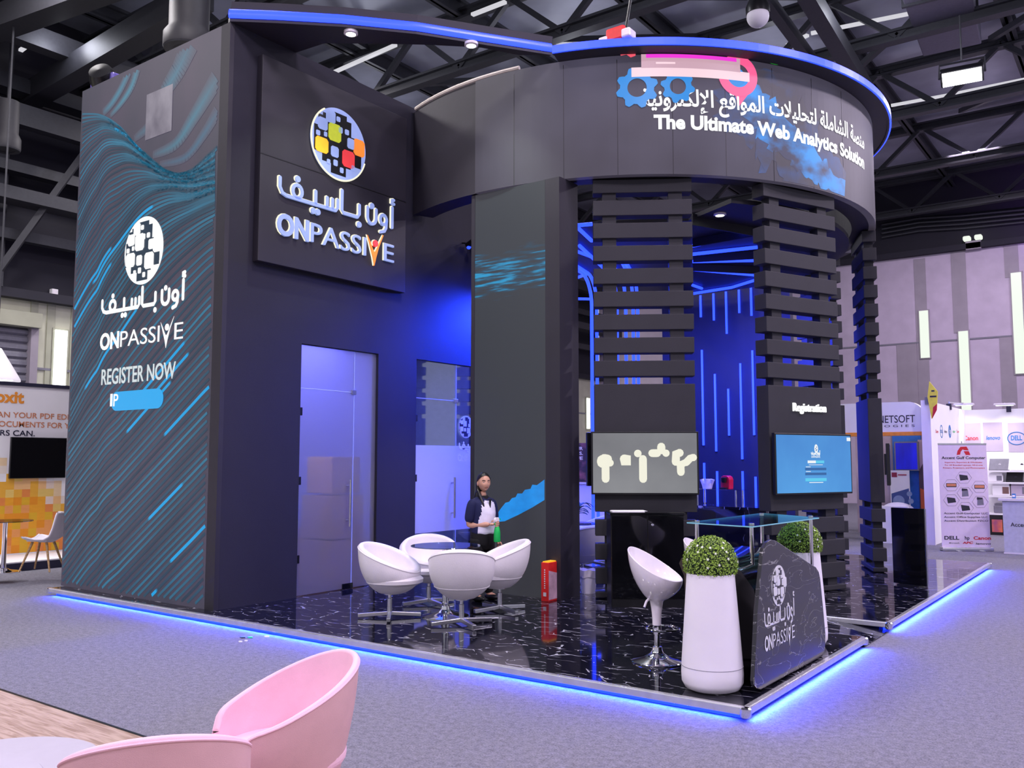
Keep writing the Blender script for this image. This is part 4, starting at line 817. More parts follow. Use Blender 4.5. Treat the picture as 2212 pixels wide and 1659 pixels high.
c4, rz4, m4_, n4, t4 = slat_column(51, 3.75, 1.05, 'slatted column at the back, half hidden behind the registration column')

# ------------------------------------------------------------------ screens on the columns
def tv(label, ctr, rz, w, h, scr, dep=.05, cat='television', nm='wall_screen', grp=None):
    t = thing(nm, label, cat, ctr, rz, grp)
    obj('bezel', MB().box((-w/2, 0, -h/2), (w/2, dep, h/2)), 'black', t, world=False, bevel=.006)
    sc = obj('screen', MB().box((-w/2+.022, -.003, -h/2+.022), (w/2-.022, .001, h/2-.022)), scr, t, world=False)
    obj('wall_mount', MB().box((-min(.2, w*.3), dep, -.15), (min(.2, w*.3), dep+.028, .15)), 'black', t, world=False)
    return t, sc
def tvctr(px, py, m, n, off):                     # where the pixel's ray meets the plane of the column face
    o = m + n*off; d = ray(px, py); return CAM_POS + d*((o-CAM_POS).dot(n)/d.dot(n))
M['scr_grey'] = streak_mat('grey_picture', S(104, 106, 110), S(140, 142, 145), (.6, .6, .8), .3, .7, .92)
M['scr_blue'] = streak_mat('blue_picture', S(48, 128, 205), S(78, 165, 232), (.6, .6, .5), .35, .7, .95)
p = tvctr(1393, 1000, m1_, n1, .08)
tv1, s1 = tv('large wall screen on slatted column showing blurred white shapes on grey', p, rz1, 1.285, .76, 'scr_grey')
M['scr_white'] = emis('soft_white_shape', S(246, 244, 225), .95)
def blob(pts, r):
    mb = MB()
    sx0, sx1 = 306/3.19+1180, 1048/3.19+1180
    W, Hh = 1.24, .715
    loc = [((x-306)/(1048-306)*W-W/2, Hh/2-(y-370)/(786-370)*Hh) for x, y in pts]
    if len(loc) > 1: ribbon(mb, loc, r*2*W/742, .003, .002)
    else: mb.prism(disc2(loc[0][0], loc[0][1], r*W/742, 20), .003, .005)
    X = Matrix(((1, 0, 0, 0), (0, 0, -1, -.003), (0, 1, 0, 0), (0, 0, 0, 1))); mb.map(lambda v: X @ v)
    return obj('white_shape', mb, 'scr_white', s1, world=False)
for pts, r in [([(372, 560), (372, 575)], 38), ([(385, 545), (412, 550)], 30), ([(428, 578)], 26), ([(395, 600), (395, 690)], 28), ([(530, 550), (555, 550), (555, 572), (530, 572), (530, 550)], 32), ([(627, 512)], 27), ([(663, 550), (663, 690)], 28),
               ([(730, 510), (765, 510)], 28), ([(795, 465), (795, 490)], 29), ([(828, 510)], 26), ([(925, 508), (900, 510), (897, 570)], 29), ([(930, 590), (932, 642)], 27), ([(930, 590), (965, 575)], 24), ([(970, 575), (1000, 545), (1022, 540)], 26)]: blob(pts, r)
p = tvctr(1760, 1002, m2_, n2, .08)
wv = (tvctr(1843, 1000, m2_, n2, .08)-tvctr(1678, 1000, m2_, n2, .08)).length; hv = (tvctr(1760, 938, m2_, n2, .08)-tvctr(1760, 1069, m2_, n2, .08)).length
tv2, s2 = tv('wall screen on slatted column showing a blue registration form', p, rz2, wv, hv, 'scr_blue')
Xs = Matrix(((1, 0, 0, 0), (0, 0, -1, -.004), (0, 1, 0, 0), (0, 0, 0, 1)))
def fm(x0, x1, y0, y1, m, nm='form_field'):      # in fractions of the screen, y down
    mb = MB().box(((x0-.5)*wv, (.5-y1)*hv, 0), ((x1-.5)*wv, (.5-y0)*hv, .002)); mb.map(lambda v: Xs @ v); return obj(nm, mb, m, s2, world=False)
M['f_white'] = emis('form_white', S(240, 246, 250), .95); M['f_dark'] = emis('form_dark_blue', S(40, 100, 165), .9); M['f_cyan'] = emis('form_cyan', S(90, 205, 240), .95)
fm(.405, .51, .445, .49, 'f_white'); fm(.51, .62, .445, .49, 'f_cyan'); fm(.37, .645, .565, .605, 'f_dark'); fm(.37, .645, .645, .685, 'f_dark'); fm(.37, .645, .735, .785, 'f_cyan', 'form_button'); fm(.42, .60, .80, .812, 'f_white', 'form_line'); fm(.42, .6, .512, .52, 'f_white', 'form_line'); fm(.935, .985, .055, .115, 'f_white', 'corner_tag'); fm(.38, .44, .545, .555, 'f_white', 'form_line'); fm(.38, .44, .62, .63, 'f_white', 'form_line')
W2 = WM[tv2.name]
Fs = W2 @ Xs
emb2 = MB().prism([(x*.6+.02*wv, y+.5*hv-.25*hv) for x, y in disc2(0, 0, .055, 24)], 0, .002); emb2.map(lambda v: Xs @ v); obj('form_emblem', emb2, 'f_white', s2, world=False)
em3 = MB()
for x, y in [(-.02, .0), (.012, .02), (-.005, -.022), (.016, -.012)]: em3.box((x*.6+.02*wv-.006, y+.25*hv-.007, .002), (x*.6+.02*wv+.006, y+.25*hv+.007, .003))
em3.map(lambda v: Xs @ v); obj('emblem_tile', em3, 'f_dark', s2, world=False)
mb = arabic_mb(.16, .05, .4, .002); mb.map(lambda v: Xs @ V3((v.x-.08+.01*wv, v.y+.5*hv-.345*hv, v.z))); obj('form_arabic', mb, 'f_white', s2, world=False)
mb = text_mb('ONPASSIVE', .16, .028, .02, .002); mb.map(lambda v: Xs @ V3((v.x-.08+.01*wv, v.y+.5*hv-.40*hv, v.z))); obj('form_word', mb, 'f_white', s2, world=False)
mb = text_mb('SIGN UP', .1, .016, .01, .002); mb.map(lambda v: Xs @ V3((v.x-.05, v.y+.5*hv-.775*hv, .003))); 
# Registration lettering on the column
a, b = tvctr(1712, 889, m2_, n2, .004), tvctr(1783, 889, m2_, n2, .004)
rt = text('registration_lettering', 'Registration', emis('registration_white', (1, 1, 1, 1), 1.1), None, (a.x, a.y, (a.z+b.z)/2), (b.x, b.y, (a.z+b.z)/2), .105, .02, depth=.02)
rt['label'] = 'glowing white lettering Registration on the column above the blue screen'; rt['category'] = 'lettering'
# edge-on screens mounted behind / beside the columns
def tv_at(px, py, d, facing, w, h, lab):
    c = DP(px, py, d); rz = math.atan2(facing.x, -facing.y); return tv(lab, c, rz, w, h, 'gloss_black')
tv_at(1277, 992, 11.0, V3((-.80, .6, 0)), .14, .66, 'black screen seen edge on at the left side of the column with the grey screen')
tv_at(1641, 998, 11.45, V3((-.86, -.5, 0)), .12, .68, 'black screen seen edge on left of the registration column')
tv_at(1923, 1003, 12.75, V3((.975, .22, 0)), .42, .60, 'black screen seen edge on, on the outer face of the right column')

# ------------------------------------------------------------------ inside the ring: LED canopy, light wall, portal
ZC = 5.0
lc = thing('led_ceiling', 'dark ceiling inside the ring with fanned blue light tubes', 'ceiling panel', (RC.x, RC.y, ZC))
pan = [ringp(math.radians(a), 0, RR-.38) for a in range(-38, 82, 6)]
pan2 = [(v.x, v.y) for v in pan]+[(-6.05, 10.35), (-6.1, 4.6), (-4.9, 4.55), (-3.9, 4.7), (-2.75, 5.2)]
obj('ceiling_panel', MB().prism(pan2, ZC+.04, ZC+.10), 'panel', lc)
def ctube(pts, nm='led_tube'): return obj(nm, MB().tube([P(x, y, 'z', ZC) for x, y in pts], .028, 8), 'blue_led', lc, smooth=True)
for pts in [[(1495, 482), (1570, 494), (1650, 512)], [(1497, 531), (1615, 505)], [(1478, 551), (1636, 534)], [(1496, 565), (1652, 562)], [(1496, 582), (1632, 594)], [(1496, 616), (1516, 623)], [(1498, 634), (1580, 621), (1638, 603)],
            [(1212, 490), (1279, 484)], [(1244, 488), (1278, 520)], [(1212, 531), (1252, 545), (1281, 556)], [(1212, 590), (1246, 584)], [(1212, 612), (1268, 592)], [(1213, 645), (1276, 646)],
            [(1364, 500), (1358, 491)], [(1341, 552), (1335, 545)], [(1372, 545), (1364, 552)], [(1396, 553), (1435, 543)]]: ctube(pts)
# fins hanging from the ceiling panel
for a, b in [((1495, 474), (1655, 503)), ((1497, 522), (1640, 497)), ((1497, 556), (1640, 548)), ((1497, 575), (1640, 582))]:
    v0, v1 = P(*a, 'z', ZC+.0), P(*b, 'z', ZC+.0); obj('fin', MB().bar(v0+V3((0, 0, .0)), v1+V3((0, 0, .0)), .03, .16), 'panel', lc)
wall_a0, wall_a1 = CYL(1690, 700, 3.8, True)[0], CYL(1470, 700, 3.8, True)[0]
lw_ = thing('led_light_wall', 'curved dark wall with vertical blue light tubes behind the coffee counter', 'light wall', (RC.x, RC.y+3.8, PT))
zt_ = CYL(1570, 622, 3.8, True)[1]
obj('wall_panel', arc_wall(3.8, 3.88, PT, zt_, wall_a0-.05, wall_a1+.1, 24), 'panel', lw_)
for x, y0, y1 in [(1513, 634, 685), (1541, 630, 692), (1568, 626, 721), (1596, 622, 676), (1622, 617, 682), (1516, 752, 962), (1544, 804, 975), (1573, 836, 941), (1599, 781, 992), (1625, 753, 940), (1521, 996, 1085), (1549, 1014, 1093), (1604, 1014, 1160), (1632, 1026, 1104)]:
    ta, z0 = CYL(x, y0+4, 3.77, True); _, z1 = CYL(x, y1, 3.77, True)
    obj('led_tube', MB().tube([ringp(ta, max(z1, PT+.05), 3.77), ringp(ta, min(z0, zt_-.02), 3.77)], .024, 8), 'blue_led', lw_, smooth=True)
po = thing('led_portal', 'row of bent blue light tubes rising behind the slatted column', 'light portal', DP(1340, 1150, 16.5)*1)
po.location.z = PT; WM[po.name] = Matrix.Translation(po.location)
for k, (x, tgt) in enumerate([(1279, (1212, 566)), (1290, (1212, 553)), (1334, (1252, 531)), (1353, (1300, 545)), (1369, (1330, 540)), (1379, (1345, 552))]):
    v = DP(x, 800, 15.6+.12*k); c = V3((v.x, v.y, 0)); tg = P(*tgt, 'z', ZC); tg.z = 0; d = (tg-c).normalized(); r = .5
    pts = [c+V3((0, 0, PT+.03)), c+V3((0, 0, ZC-r))]+[c+d*(r-r*math.cos(a))+V3((0, 0, ZC-r+r*math.sin(a))) for a in [PI/2*i/8 for i in range(1, 9)]]+[V3((tg.x, tg.y, ZC))]
    obj('led_tube', MB().tube(pts, .03, 8), 'blue_led', po, smooth=True)
downlight(1216, 462, 5.05, 'white downlight inside the ring, just right of the middle pillar', 50, True); downlight(1555, 460, 5.05, 'white downlight inside the ring between the two screen columns', 50)
p = P(1016, 526, 'x', xT+.16)
t = thing('blue_spotlight', 'small blue spotlight on the tower wall left of the middle pillar', 'spotlight', p)
obj('lamp_head', MB().lathe([(0, -.07), (.045, -.07), (.05, .06), (0, .07)], 16, Matrix.Translation(p) @ Matrix.Rotation(1.2, 4, 'Y')), 'black', t, smooth=True); obj('lens', MB().sphere(p+V3((-.03, 0, -.05)), .035, 12, 8), 'blue_led', t); obj('arm', MB().tube([p, p+V3((-.16, 0, .03))], .012, 8), 'black', t)
# small red device clipped to the rim
p = P(1333, 70, 'z', 7.0)
t = thing('rigging_clamp', 'red and white rigging clamp with cable on top of the ring rim', 'clamp', p)
obj('clamp_body', MB().box((p.x-.13, p.y-.07, 6.87), (p.x+.13, p.y+.07, 7.05)), 'red_paper', t, bevel=.03); obj('jaw', MB().box((p.x+.1, p.y-.09, 6.87), (p.x+.22, p.y+.09, 6.98)), 'white_gloss', t, bevel=.02); obj('jaw', MB().box((p.x-.22, p.y-.09, 6.87), (p.x-.1, p.y+.09, 6.96)), 'white_gloss', t, bevel=.02)
obj('cable', MB().tube([p+V3((.12, 0, 0)), p+V3((.22, .0, .5)), p+V3((.15, .05, 1.2)), p+V3((.2, .1, 3))], .018, 6), 'black', t)

# ================================================================== FURNITURE ON THE STAND
def tub_chair(loc, face, label, group, m='white_leather'):
    rz = math.atan2(face[0], -face[1])               # local front is -y
    t = thing('tub_chair', label, 'chair', loc, rz, group)
    z0, R_ = .235, .345
    def h(ph): return .245+.275*((1+math.sin(ph))/2)**.85
    def outer(ph, s):
        r = R_*(1-(1-s)**2.3)**.52*(1-.06*s*s*(1-math.sin(ph))/2); return V3((r*math.cos(ph), r*math.sin(ph)*.98, z0+h(ph)*s))
    NP = 48
    def shell(u, v):
        ph = 2*PI*u
        if v <= .5: return outer(ph, v/.5)
        top = outer(ph, 1); o = V3((math.cos(ph), math.sin(ph), 0)); k = (v-.5)/.5
        if k < .35: a = PI*k/.35; return top - o*(.032*(1-math.cos(a))) + V3((0, 0, .026*math.sin(a)))
        s = (k-.35)/.65; zi = max(.38, top.z-.02); r = (top.xy.length-.064)*(1-.35*s*s)
        return V3((o.x*r, o.y*r, top.z+(min(.37, top.z-.06)-top.z)*s))
    obj('shell', MB().grid(shell, NP, 30, True), m, t, world=False, smooth=True)
    pip = [outer(2*PI*k/NP, .995)*1.0 for k in range(NP)]
    obj('piping', MB().tube(pip, .007, 6, True), m, t, world=False, smooth=True)
    cu = MB().lathe([(0, .35), (.24, .35), (.285, .375), (.29, .41), (.26, .44), (.12, .452), (0, .453)], 36, Matrix.Translation((0, -.055, 0)) @ Matrix.Diagonal((1, 1.05, 1, 1)))
    obj('seat_cushion', cu, m, t, world=False, smooth=True)
    obj('post', MB().lathe([(.026, .03), (.026, .20), (.018, .205), (.018, .24), (.06, .243), (.06, .25)], 20), 'alu', t, world=False, smooth=True)
    for k in range(4):
        a = PI/4*.55+PI/2*k; d = V3((math.cos(a), math.sin(a), 0))
        obj('base_leg', MB().bar(d*.02+V3((0, 0, .048)), d*.33+V3((0, 0, .030)), .042, .04), 'alu', t, world=False, bevel=.005)
    return t
CH = [((-3.435, 1.17), (-.42, .55), 'white tub chair nearest the platform edge, seen from behind'), ((-4.30, 1.03), (.8, .25), 'white tub chair at the left, beside the frosted door'),
      ((-4.55, 1.93), (.55, -.55), 'white tub chair behind the glass table, in front of the clear door'), ((-3.60, 2.03), (-.6, -.62), 'white tub chair at the right, in front of the pillar and the woman')]
(x, y), f, lab = CH[0]; tub0 = tub_chair((x, y, PT), f, lab, 'white tub chairs around the glass table')
for (x, y), f, lab in CH[1:]: dup(tub0, (x, y, PT), math.atan2(f[0], -f[1]), lab, 'white tub chairs around the glass table')
for px, dpt, f, lab in [(1258, 12.1, (-.75, .3), 'white tub chair inside the ring, half hidden by the slatted column'), (1222, 13.3, (.8, -.2), 'white tub chair inside the ring, seen just right of the pillar'), (1280, 14.0, (-.5, -.6), 'white tub chair inside the ring, farthest back by the plant')]:
    v = DP(px, 1200, dpt); dup(tub0, (v.x, v.y, PT), math.atan2(f[0], -f[1]), lab, 'white tub chairs inside the ring')
def glass_table(loc, label, r=.37, h=.735):
    t = thing('glass_table', label, 'table', loc)
    obj('glass_top', MB().lathe([(0, h), (r, h), (r+.004, h+.005), (r, h+.010), (0, h+.010)], 48), 'dark_glass', t, world=False, smooth=True)
    obj('column', MB().lathe([(.035, .05), (.035, h-.02)], 24), 'chrome', t, world=False, smooth=True); obj('top_plate', MB().lathe([(.09, h-.02), (.09, h-.002)], 24), 'chrome', t, world=False)
    obj('base', MB().lathe([(.25, 0), (.25, .010), (.20, .022), (.09, .045), (.05, .075), (.045, .11), (.036, .115)], 40), 'chrome', t, world=False, smooth=True); return t
glass_table((-3.88, 1.44, PT), 'round smoked glass table between the four white tub chairs')
v = DP(1236, 1200, 12.75); glass_table((v.x, v.y, PT), 'round glass table inside the ring carrying a plant')
# plant on the inner table
pt = V3((v.x, v.y, PT+.747)); t = thing('potted_plant', 'leafy grey green plant on the table inside the ring', 'plant', pt)
obj('pot', MB().lathe([(0, 0), (.07, 0), (.09, .10), (.08, .10), (.07, .09), (0, .09)], 20), 'blue_leaf', t, world=False, smooth=True)
random.seed(2)
for k in range(16):
    a = random.uniform(0, 2*PI); L = random.uniform(.18, .34); d = V3((math.cos(a), math.sin(a), 0)); up = random.uniform(.06, .26); mb = MB()
    pts = [V3((0, 0, .09))+d*L*s+V3((0, 0, up*math.sin(PI*s*.75))) for s in [i/6 for i in range(7)]]; sd = V3((-d.y, d.x, 0))
    for i, p in enumerate(pts):
        w = .045*math.sin(PI*min(.98, .1+i/6*.9)); mb.v += [p-sd*w, p+V3((0, 0, -.008)), p+sd*w]
    for i in range(6): mb.f += [(i*3, i*3+1, i*3+4, i*3+3), (i*3+1, i*3+2, i*3+5, i*3+4)]
    o = obj('leaf', mb, 'blue_leaf', t, world=False, smooth=True); so = o.modifiers.new('s', 'SOLIDIFY'); so.thickness = .003

# bar stools
def bar_stool(loc, face, label):
    rz = math.atan2(face[0], -face[1]); t = thing('bar_stool', label, 'bar stool', loc, rz, 'white scoop bar stools')
    def rim(ph): return .665+.255*(.5+.5*math.sin(ph))**1.15
    zb = .30
    def prof(s):                                       # 0 stem bottom .. 1 rim
        return .036+.022*min(1, s/.35)**2 if s < .35 else .058+(.215-.058)*math.sin(PI/2*((s-.35)/.65))**.95
    def shell(u, v):
        ph = 2*PI*u; o = V3((math.cos(ph), math.sin(ph), 0)); Rk = 1+.10*(1-math.sin(ph))/2
        if v < .6:
            s = v/.6; z = zb+(rim(ph)-zb)*s if s > .35 else zb+.20*s/.35
            if s > .35: k = (s-.35)/.65; z = zb+.20+(rim(ph)-zb-.20)*k**1.25
            k = max(0, (s-.35)/.65); r = prof(s)*(1+(Rk-1)*k); return o*r+V3((0, .02*k, z))
        k = (v-.6)/.4; rt = prof(1)*Rk
        if k < .12: a = PI*k/.12; return o*(rt-.006*(1-math.cos(a)))+V3((0, .02, rim(ph)+.006*math.sin(a)))
        s = (k-.12)/.88; return o*((rt-.012)*math.cos(PI/2*s)**.8)+V3((0, .02-.03*s, rim(ph)+(.60-rim(ph))*math.sin(PI/2*s)**1.1))
    obj('seat_shell', MB().grid(shell, 56, 46, True), 'white_gloss', t, world=False, smooth=True)
    obj('gas_column', MB().lathe([(.024, .05), (.024, .22), (.030, .225), (.030, .31)], 20), 'chrome', t, world=False, smooth=True)
    obj('base', MB().lathe([(.21, 0), (.212, .008), (.20, .016), (.11, .040), (.055, .075), (.042, .10), (.040, .125), (.03, .13)], 44), 'chrome', t, world=False, smooth=True)
    ring = [V3((.135*math.cos(2*PI*k/28), -.05+.135*math.sin(2*PI*k/28), .275)) for k in range(28)]
    fr = obj('foot_ring', MB().tube(ring, .010, 8, True), 'chrome', t, world=False, smooth=True); obj('foot_ring_clamp', MB().lathe([(.036, .25), (.036, .30)], 18), 'chrome', t, world=False)
    obj('lever', MB().tube([(-.04, .02, .545), (-.10, .05, .50), (-.125, .06, .455)], .010, 8), 'white_gloss', t, world=False, smooth=True); return t
st = bar_stool((-1.085, .845, PT), (.80, .10), 'white scoop bar stool standing in the open in front of the black cabinet')
v = DP(1532, 1200, 8.2); dup(st, (v.x, v.y, PT), math.atan2(.80, -.10), 'white scoop bar stool half hidden behind the nearer planter')

# planters with boxwood balls
leafm = MB()
random.seed(4)
def boxwood(t):
    R_ = .190; c = V3((0, 0, .90))
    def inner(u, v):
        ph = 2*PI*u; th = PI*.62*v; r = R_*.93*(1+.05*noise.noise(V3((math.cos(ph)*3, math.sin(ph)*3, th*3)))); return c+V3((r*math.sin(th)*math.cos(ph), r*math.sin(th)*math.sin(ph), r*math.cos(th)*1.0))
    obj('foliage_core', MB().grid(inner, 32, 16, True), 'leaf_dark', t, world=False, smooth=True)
    mb = MB()
    for k in range(3400):
        z = random.uniform(-.36, 1); a = random.uniform(0, 2*PI); q = math.sqrt(1-z*z); n = V3((q*math.cos(a), q*math.sin(a), z)); p = c+n*R_*random.uniform(.93, 1.045)
        u = n.orthogonal().normalized(); w = n.cross(u); b = random.uniform(0, 2*PI); d = (u*math.cos(b)+w*math.sin(b))+n*random.uniform(.1, .9); d.normalize(); sd = d.cross(n).normalized(); L = random.uniform(.010, .017); W = L*.42; up = sd.cross(d)*.003
        i = len(mb.v); mb.v += [p, p+d*L*.5+sd*W+up, p+d*L, p+d*L*.5-sd*W+up]; mb.f += [(i, i+1, i+2), (i, i+2, i+3)]
    o = obj('foliage', mb, 'leaf', t, world=False, kind='stuff')
    for k in range(26):
        z = random.uniform(-.15, .98); a = random.uniform(0, 2*PI); q = math.sqrt(1-z*z); n = V3((q*math.cos(a), q*math.sin(a), z)); p = c+n*R_*1.045; F = FR(p, n.orthogonal(), n.cross(n.orthogonal())); mb = MB(); pts = []
        for j in range(10): r = .0125 if j % 2 == 0 else .005; pts.append((r*math.cos(PI*j/5), r*math.sin(PI*j/5)))
        mb.prism(pts, 0, .003); mb.map(lambda v: F @ v); obj('blossom', mb, 'blossom', t, world=False)
def planter(loc, label):
    t = thing('planter', label, 'planter', loc, 0, 'white planters with boxwood balls')
    obj('pot', MB().lathe([(0, 0), (.15, 0), (.195, .018), (.219, .06), (.222, .12), (.220, .17), (.172, .83), (.155, .83), (.158, .78), (0, .78)], 56), 'white_matt', t, world=False, smooth=True)
    obj('base_seam', MB().tube([(.2205*math.cos(2*PI*k/56), .2205*math.sin(2*PI*k/56), .172) for k in range(56)], .0018, 6, True), 'print_grey', t, world=False)
    boxwood(t); return t
pl0 = planter((-.365, .30, PT), 'tall white planter with green ball at the front corner of the platform')
v = DP(1727, 1165, 8.05); dup(pl0, (v.x, v.y, PT), .9, 'tall white planter with green ball standing behind the marbled front board')

# reception counter
xC = -.05
cn = thing('reception_counter', 'black reception counter with marbled logo board and raised glass top', 'counter', (-.45, 1.1, PT))
def cp(a, b): v = P(1320+a/3.318, 1080+b/3.318, 'x', xC); return (v.y, v.z)
ol = [cp(*q) for q in [(1025, 1300), (1048, 800), (1085, 400), (1096, 345), (1118, 305), (1150, 285), (1180, 290), (1215, 312), (1420, 450), (1468, 480), (1490, 515), (1500, 560), (1518, 740), (1538, 960), (1534, 1080), (1515, 1122), (1075, 1362), (1045, 1352), (1030, 1330)]]
Xp = Matrix(((0, 0, 1, 0), (1, 0, 0, 0), (0, 1, 0, 0), (0, 0, 0, 1)))
t = NT('grey_marble_board'); tc = t.n('ShaderNodeTexCoord'); nz = t.n('ShaderNodeTexNoise'); nz.inputs['Scale'].default_value = 3.2; nz.inputs['Detail'].default_value = 3; nz.inputs['Distortion'].default_value = 1.2; mp = t.n('ShaderNodeMapping'); mp.inputs['Rotation'].default_value = (.7, 0, 0); mp.inputs['Scale'].default_value = (1, .7, 2.2)
t.l(tc.outputs['Object'], mp.inputs[0]); t.l(mp.outputs[0], nz.inputs['Vector']); a1 = t.n('ShaderNodeMath', operation='SUBTRACT'); a1.inputs[1].default_value = .5; t.l(nz.outputs['Fac'], a1.inputs[0]); a2 = t.n('ShaderNodeMath', operation='ABSOLUTE'); t.l(a1.outputs[0], a2.inputs[0])
crm = t.n('ShaderNodeValToRGB'); e = crm.color_ramp.elements; e[0].position = .0; e[0].color = (.30, .30, .30, 1); e[1].position = .008; e[1].color = (.028, .028, .032, 1); t.l(a2.outputs[0], crm.inputs[0]); t.l(crm.outputs[0], t.b.inputs['Base Color']); t.b.inputs['Roughness'].default_value = .16; t.b.inputs['Specular IOR Level'].default_value = .6
M['marble_board'] = t.m
fb = obj('front_board', MB().prism(ol, xC-.03, xC, Xp), 'marble_board', cn, bevel=.006)
# body: glossy black curved carcass
ys0, ys1 = .56, 1.80
bp = [(-.10, PT), (-.10, .62), (-.14, .80), (-.24, .93), (-.42, .985), (-.72, .99), (-.74, .95), (-.70, .86), (-.66, PT)]
obj('carcass', MB().prism(bp, ys0, ys1, Matrix(((1, 0, 0, 0), (0, 0, 1, 0), (0, 1, 0, 0), (0, 0, 0, 1)))), 'gloss_black', cn, smooth=True)
obj('plinth', MB().box((-.10, ys0, PT), (xC-.03, ys1, .75)), 'gloss_black', cn)
zg = 1.25
gc = [P(1484, 1128, 'z', zg), P(1625, 1137, 'z', zg), P(1769, 1118, 'z', zg), P(1645, 1108, 'z', zg)]
obj('glass_top', MB().prism([(v.x, v.y) for v in gc], zg-.010, zg), M.setdefault('counter_glass', glass_mat('green_tinted_glass', (.55, .78, .86, 1), .10)), cn)
ge = MB()
for i in range(4): ge.bar(gc[i]+V3((0, 0, -.005)), gc[(i+1) % 4]+V3((0, 0, -.005)), .004, .009)
obj('glass_edge', ge, mat('aqua_glass_edge', S(130, 190, 205), .2, emit=S(80, 150, 170), es=.25), cn)
for px, py, zb in [(1505, 1127, .98), (1623, 1133, .80), (1645, 1111, .985), (1751, 1117, .80)]:
    v = P(px, py, 'z', zg); obj('glass_post', MB().tube([(v.x, v.y, zb if v.x < -.35 else .6), (v.x, v.y, zg-.01)], .016, 14), 'chrome', cn, smooth=True); obj('post_cap', MB().lathe([(.022, 0), (.022, .012), (0, .014)], 16, Matrix.Translation((v.x, v.y, zg))), 'chrome', cn)
c = P(1320+1200/3.318, 1080+613/3.318, 'x', xC); F = FR((xC+.001, c.y, c.z), (0, 1, 0), (0, 0, 1))
emblem(cn, F, .152, ['print_white']*5, 'marble_board', .002, 'print_white')
a, b = P(1320+1095/3.318, 1080+893/3.318, 'x', xC), P(1320+1312/3.318, 1080+830/3.318, 'x', xC); z0 = P(1320+1200/3.318, 1080+868/3.318, 'x', xC).z
F = FR((xC+.001, a.y, z0), (0, 1, 0), (0, 0, 1)); mb = arabic_mb(b.y-a.y, .18, .20, .002); mb.map(lambda v: F @ v); obj('arabic_lettering', mb, 'print_white', cn)
a, b = P(1320+1100/3.318, 1080+1085/3.318, 'x', xC), P(1320+1315/3.318, 1080+985/3.318, 'x', xC); z0 = (a.z+b.z)/2
wordmark(cn, (xC+.001, a.y, z0), (xC+.001, b.y, z0), .105, 'print_white', d=.002)

# black cabinet before the column
cbp = P(1321, 1312, 'z', PT); wcb, hcb, dcb = .835, 1.06, .46
d = RT.copy(); d.z = 0; d.normalize(); ctr = cbp + d*wcb/2; rz = math.atan2(d.y, d.x)
cb = thing('cabinet', 'black two door cabinet in front of the column with the grey screen', 'cabinet', (ctr.x, ctr.y, PT), rz)
obj('carcass', MB().box((-wcb/2, .02, 0), (wcb/2, dcb, hcb-.03)), 'black', cb, world=False); obj('top', MB().box((-wcb/2-.01, -.01, hcb-.03), (wcb/2+.01, dcb, hcb)), 'gloss_black', cb, world=False, bevel=.004)
obj('plinth', MB().box((-wcb/2+.01, .005, 0), (wcb/2-.01, .02, .09)), 'black', cb, world=False)
for s in (-1, 1):
    o = obj('door', MB().box((min(s*wcb/2, s*.004)+(.006 if s < 0 else 0), 0, .095), (max(s*wcb/2, s*.004)-(.006 if s > 0 else 0), .019, hcb-.035)), 'gloss_black', cb, world=False, bevel=.003)
    if s > 0: obj('lock', MB().lathe([(.016, 0), (.016, .012), (.008, .016), (0, .016)], 16, Matrix.Translation((.055, 0, hcb-.14)) @ Matrix.Rotation(PI/2, 4, 'X')), 'chrome', o, world=False)
tl = thing('paper_stack', 'thin stack of white papers lying on the black cabinet', 'papers', WM[cb.name] @ V3((-.19, .2, hcb)), rz)
obj('sheets', MB().box((-.20, -.13, 0), (.17, .13, .008)), 'white', tl, world=False); obj('top_sheet', MB().box((-.18, -.12, .008), (.20, .13, .010), Matrix.Rotation(.06, 4, 'Z')), 'white', tl, world=False)

# red paper bag
bg = thing('paper_bag', 'red paper shopping bag standing at the foot of the pillar', 'bag', (-3.53, 2.93, PT), math.atan2(RT.y, RT.x)-.6)
bw, bd, bh = .10, .28, .45
mb = MB().prism([(-bw, -.05), (.0, -.05), (.0, bd-.05), (-bw, bd-.05)], 0, bh); obj('bag_body', mb, 'red_paper', bg, world=False, bevel=.004)
obj('printed_side', MB().add([(.002, -.045, .02), (.002, bd-.055, .02), (.002, bd-.055, .30), (.002, -.045, .36)], [(0, 1, 2, 3)]), 'paper_art', bg, world=False)
Fb = FR((-bw+.055, -.052, .14), (0, 0, 1), (-1, 0, 0)); mb = text_mb('@ MEETUP HOUSE', .26, .016, 0, .001)
sq = MB().box((-bw+.03, -.0525, .06), (-bw+.07, -.051, .105)); obj('printed_square', sq, 'print_white', bg, world=False)
ln = MB()
for k in range(9): ln.box((-bw+.042, -.0525, .15+k*.026), (-bw+.058, -.051, .15+k*.026+.014))
obj('printed_letters', ln, 'print_white', bg, world=False)
obj('gift_tissue', MB().prism([(-bw+.01, -.03), (-.01, -.03), (-.01, bd-.07), (-bw+.01, bd-.07)], bh-.06, bh+.012), 'amber', bg, world=False)
# waste bin
wb = thing('waste_bin', 'white lined waste bin beside the slatted column', 'bin', (*DP(1271, 1270, 11.05).xy, PT))
obj('bin_body', MB().lathe([(0, 0), (.085, 0), (.115, .27), (.108, .27), (.08, .02), (0, .02)], 28), 'white_matt', wb, world=False, smooth=True)
def liner(u, v): a = 2*PI*u; r = .118+.006*math.sin(a*9+v*3); return V3((r*math.cos(a), r*math.sin(a), .29-.09*v+.008*math.sin(a*5)))
lo = obj('bin_liner', MB().grid(liner, 48, 5, True), 'white_gloss', wb, world=False, smooth=True)

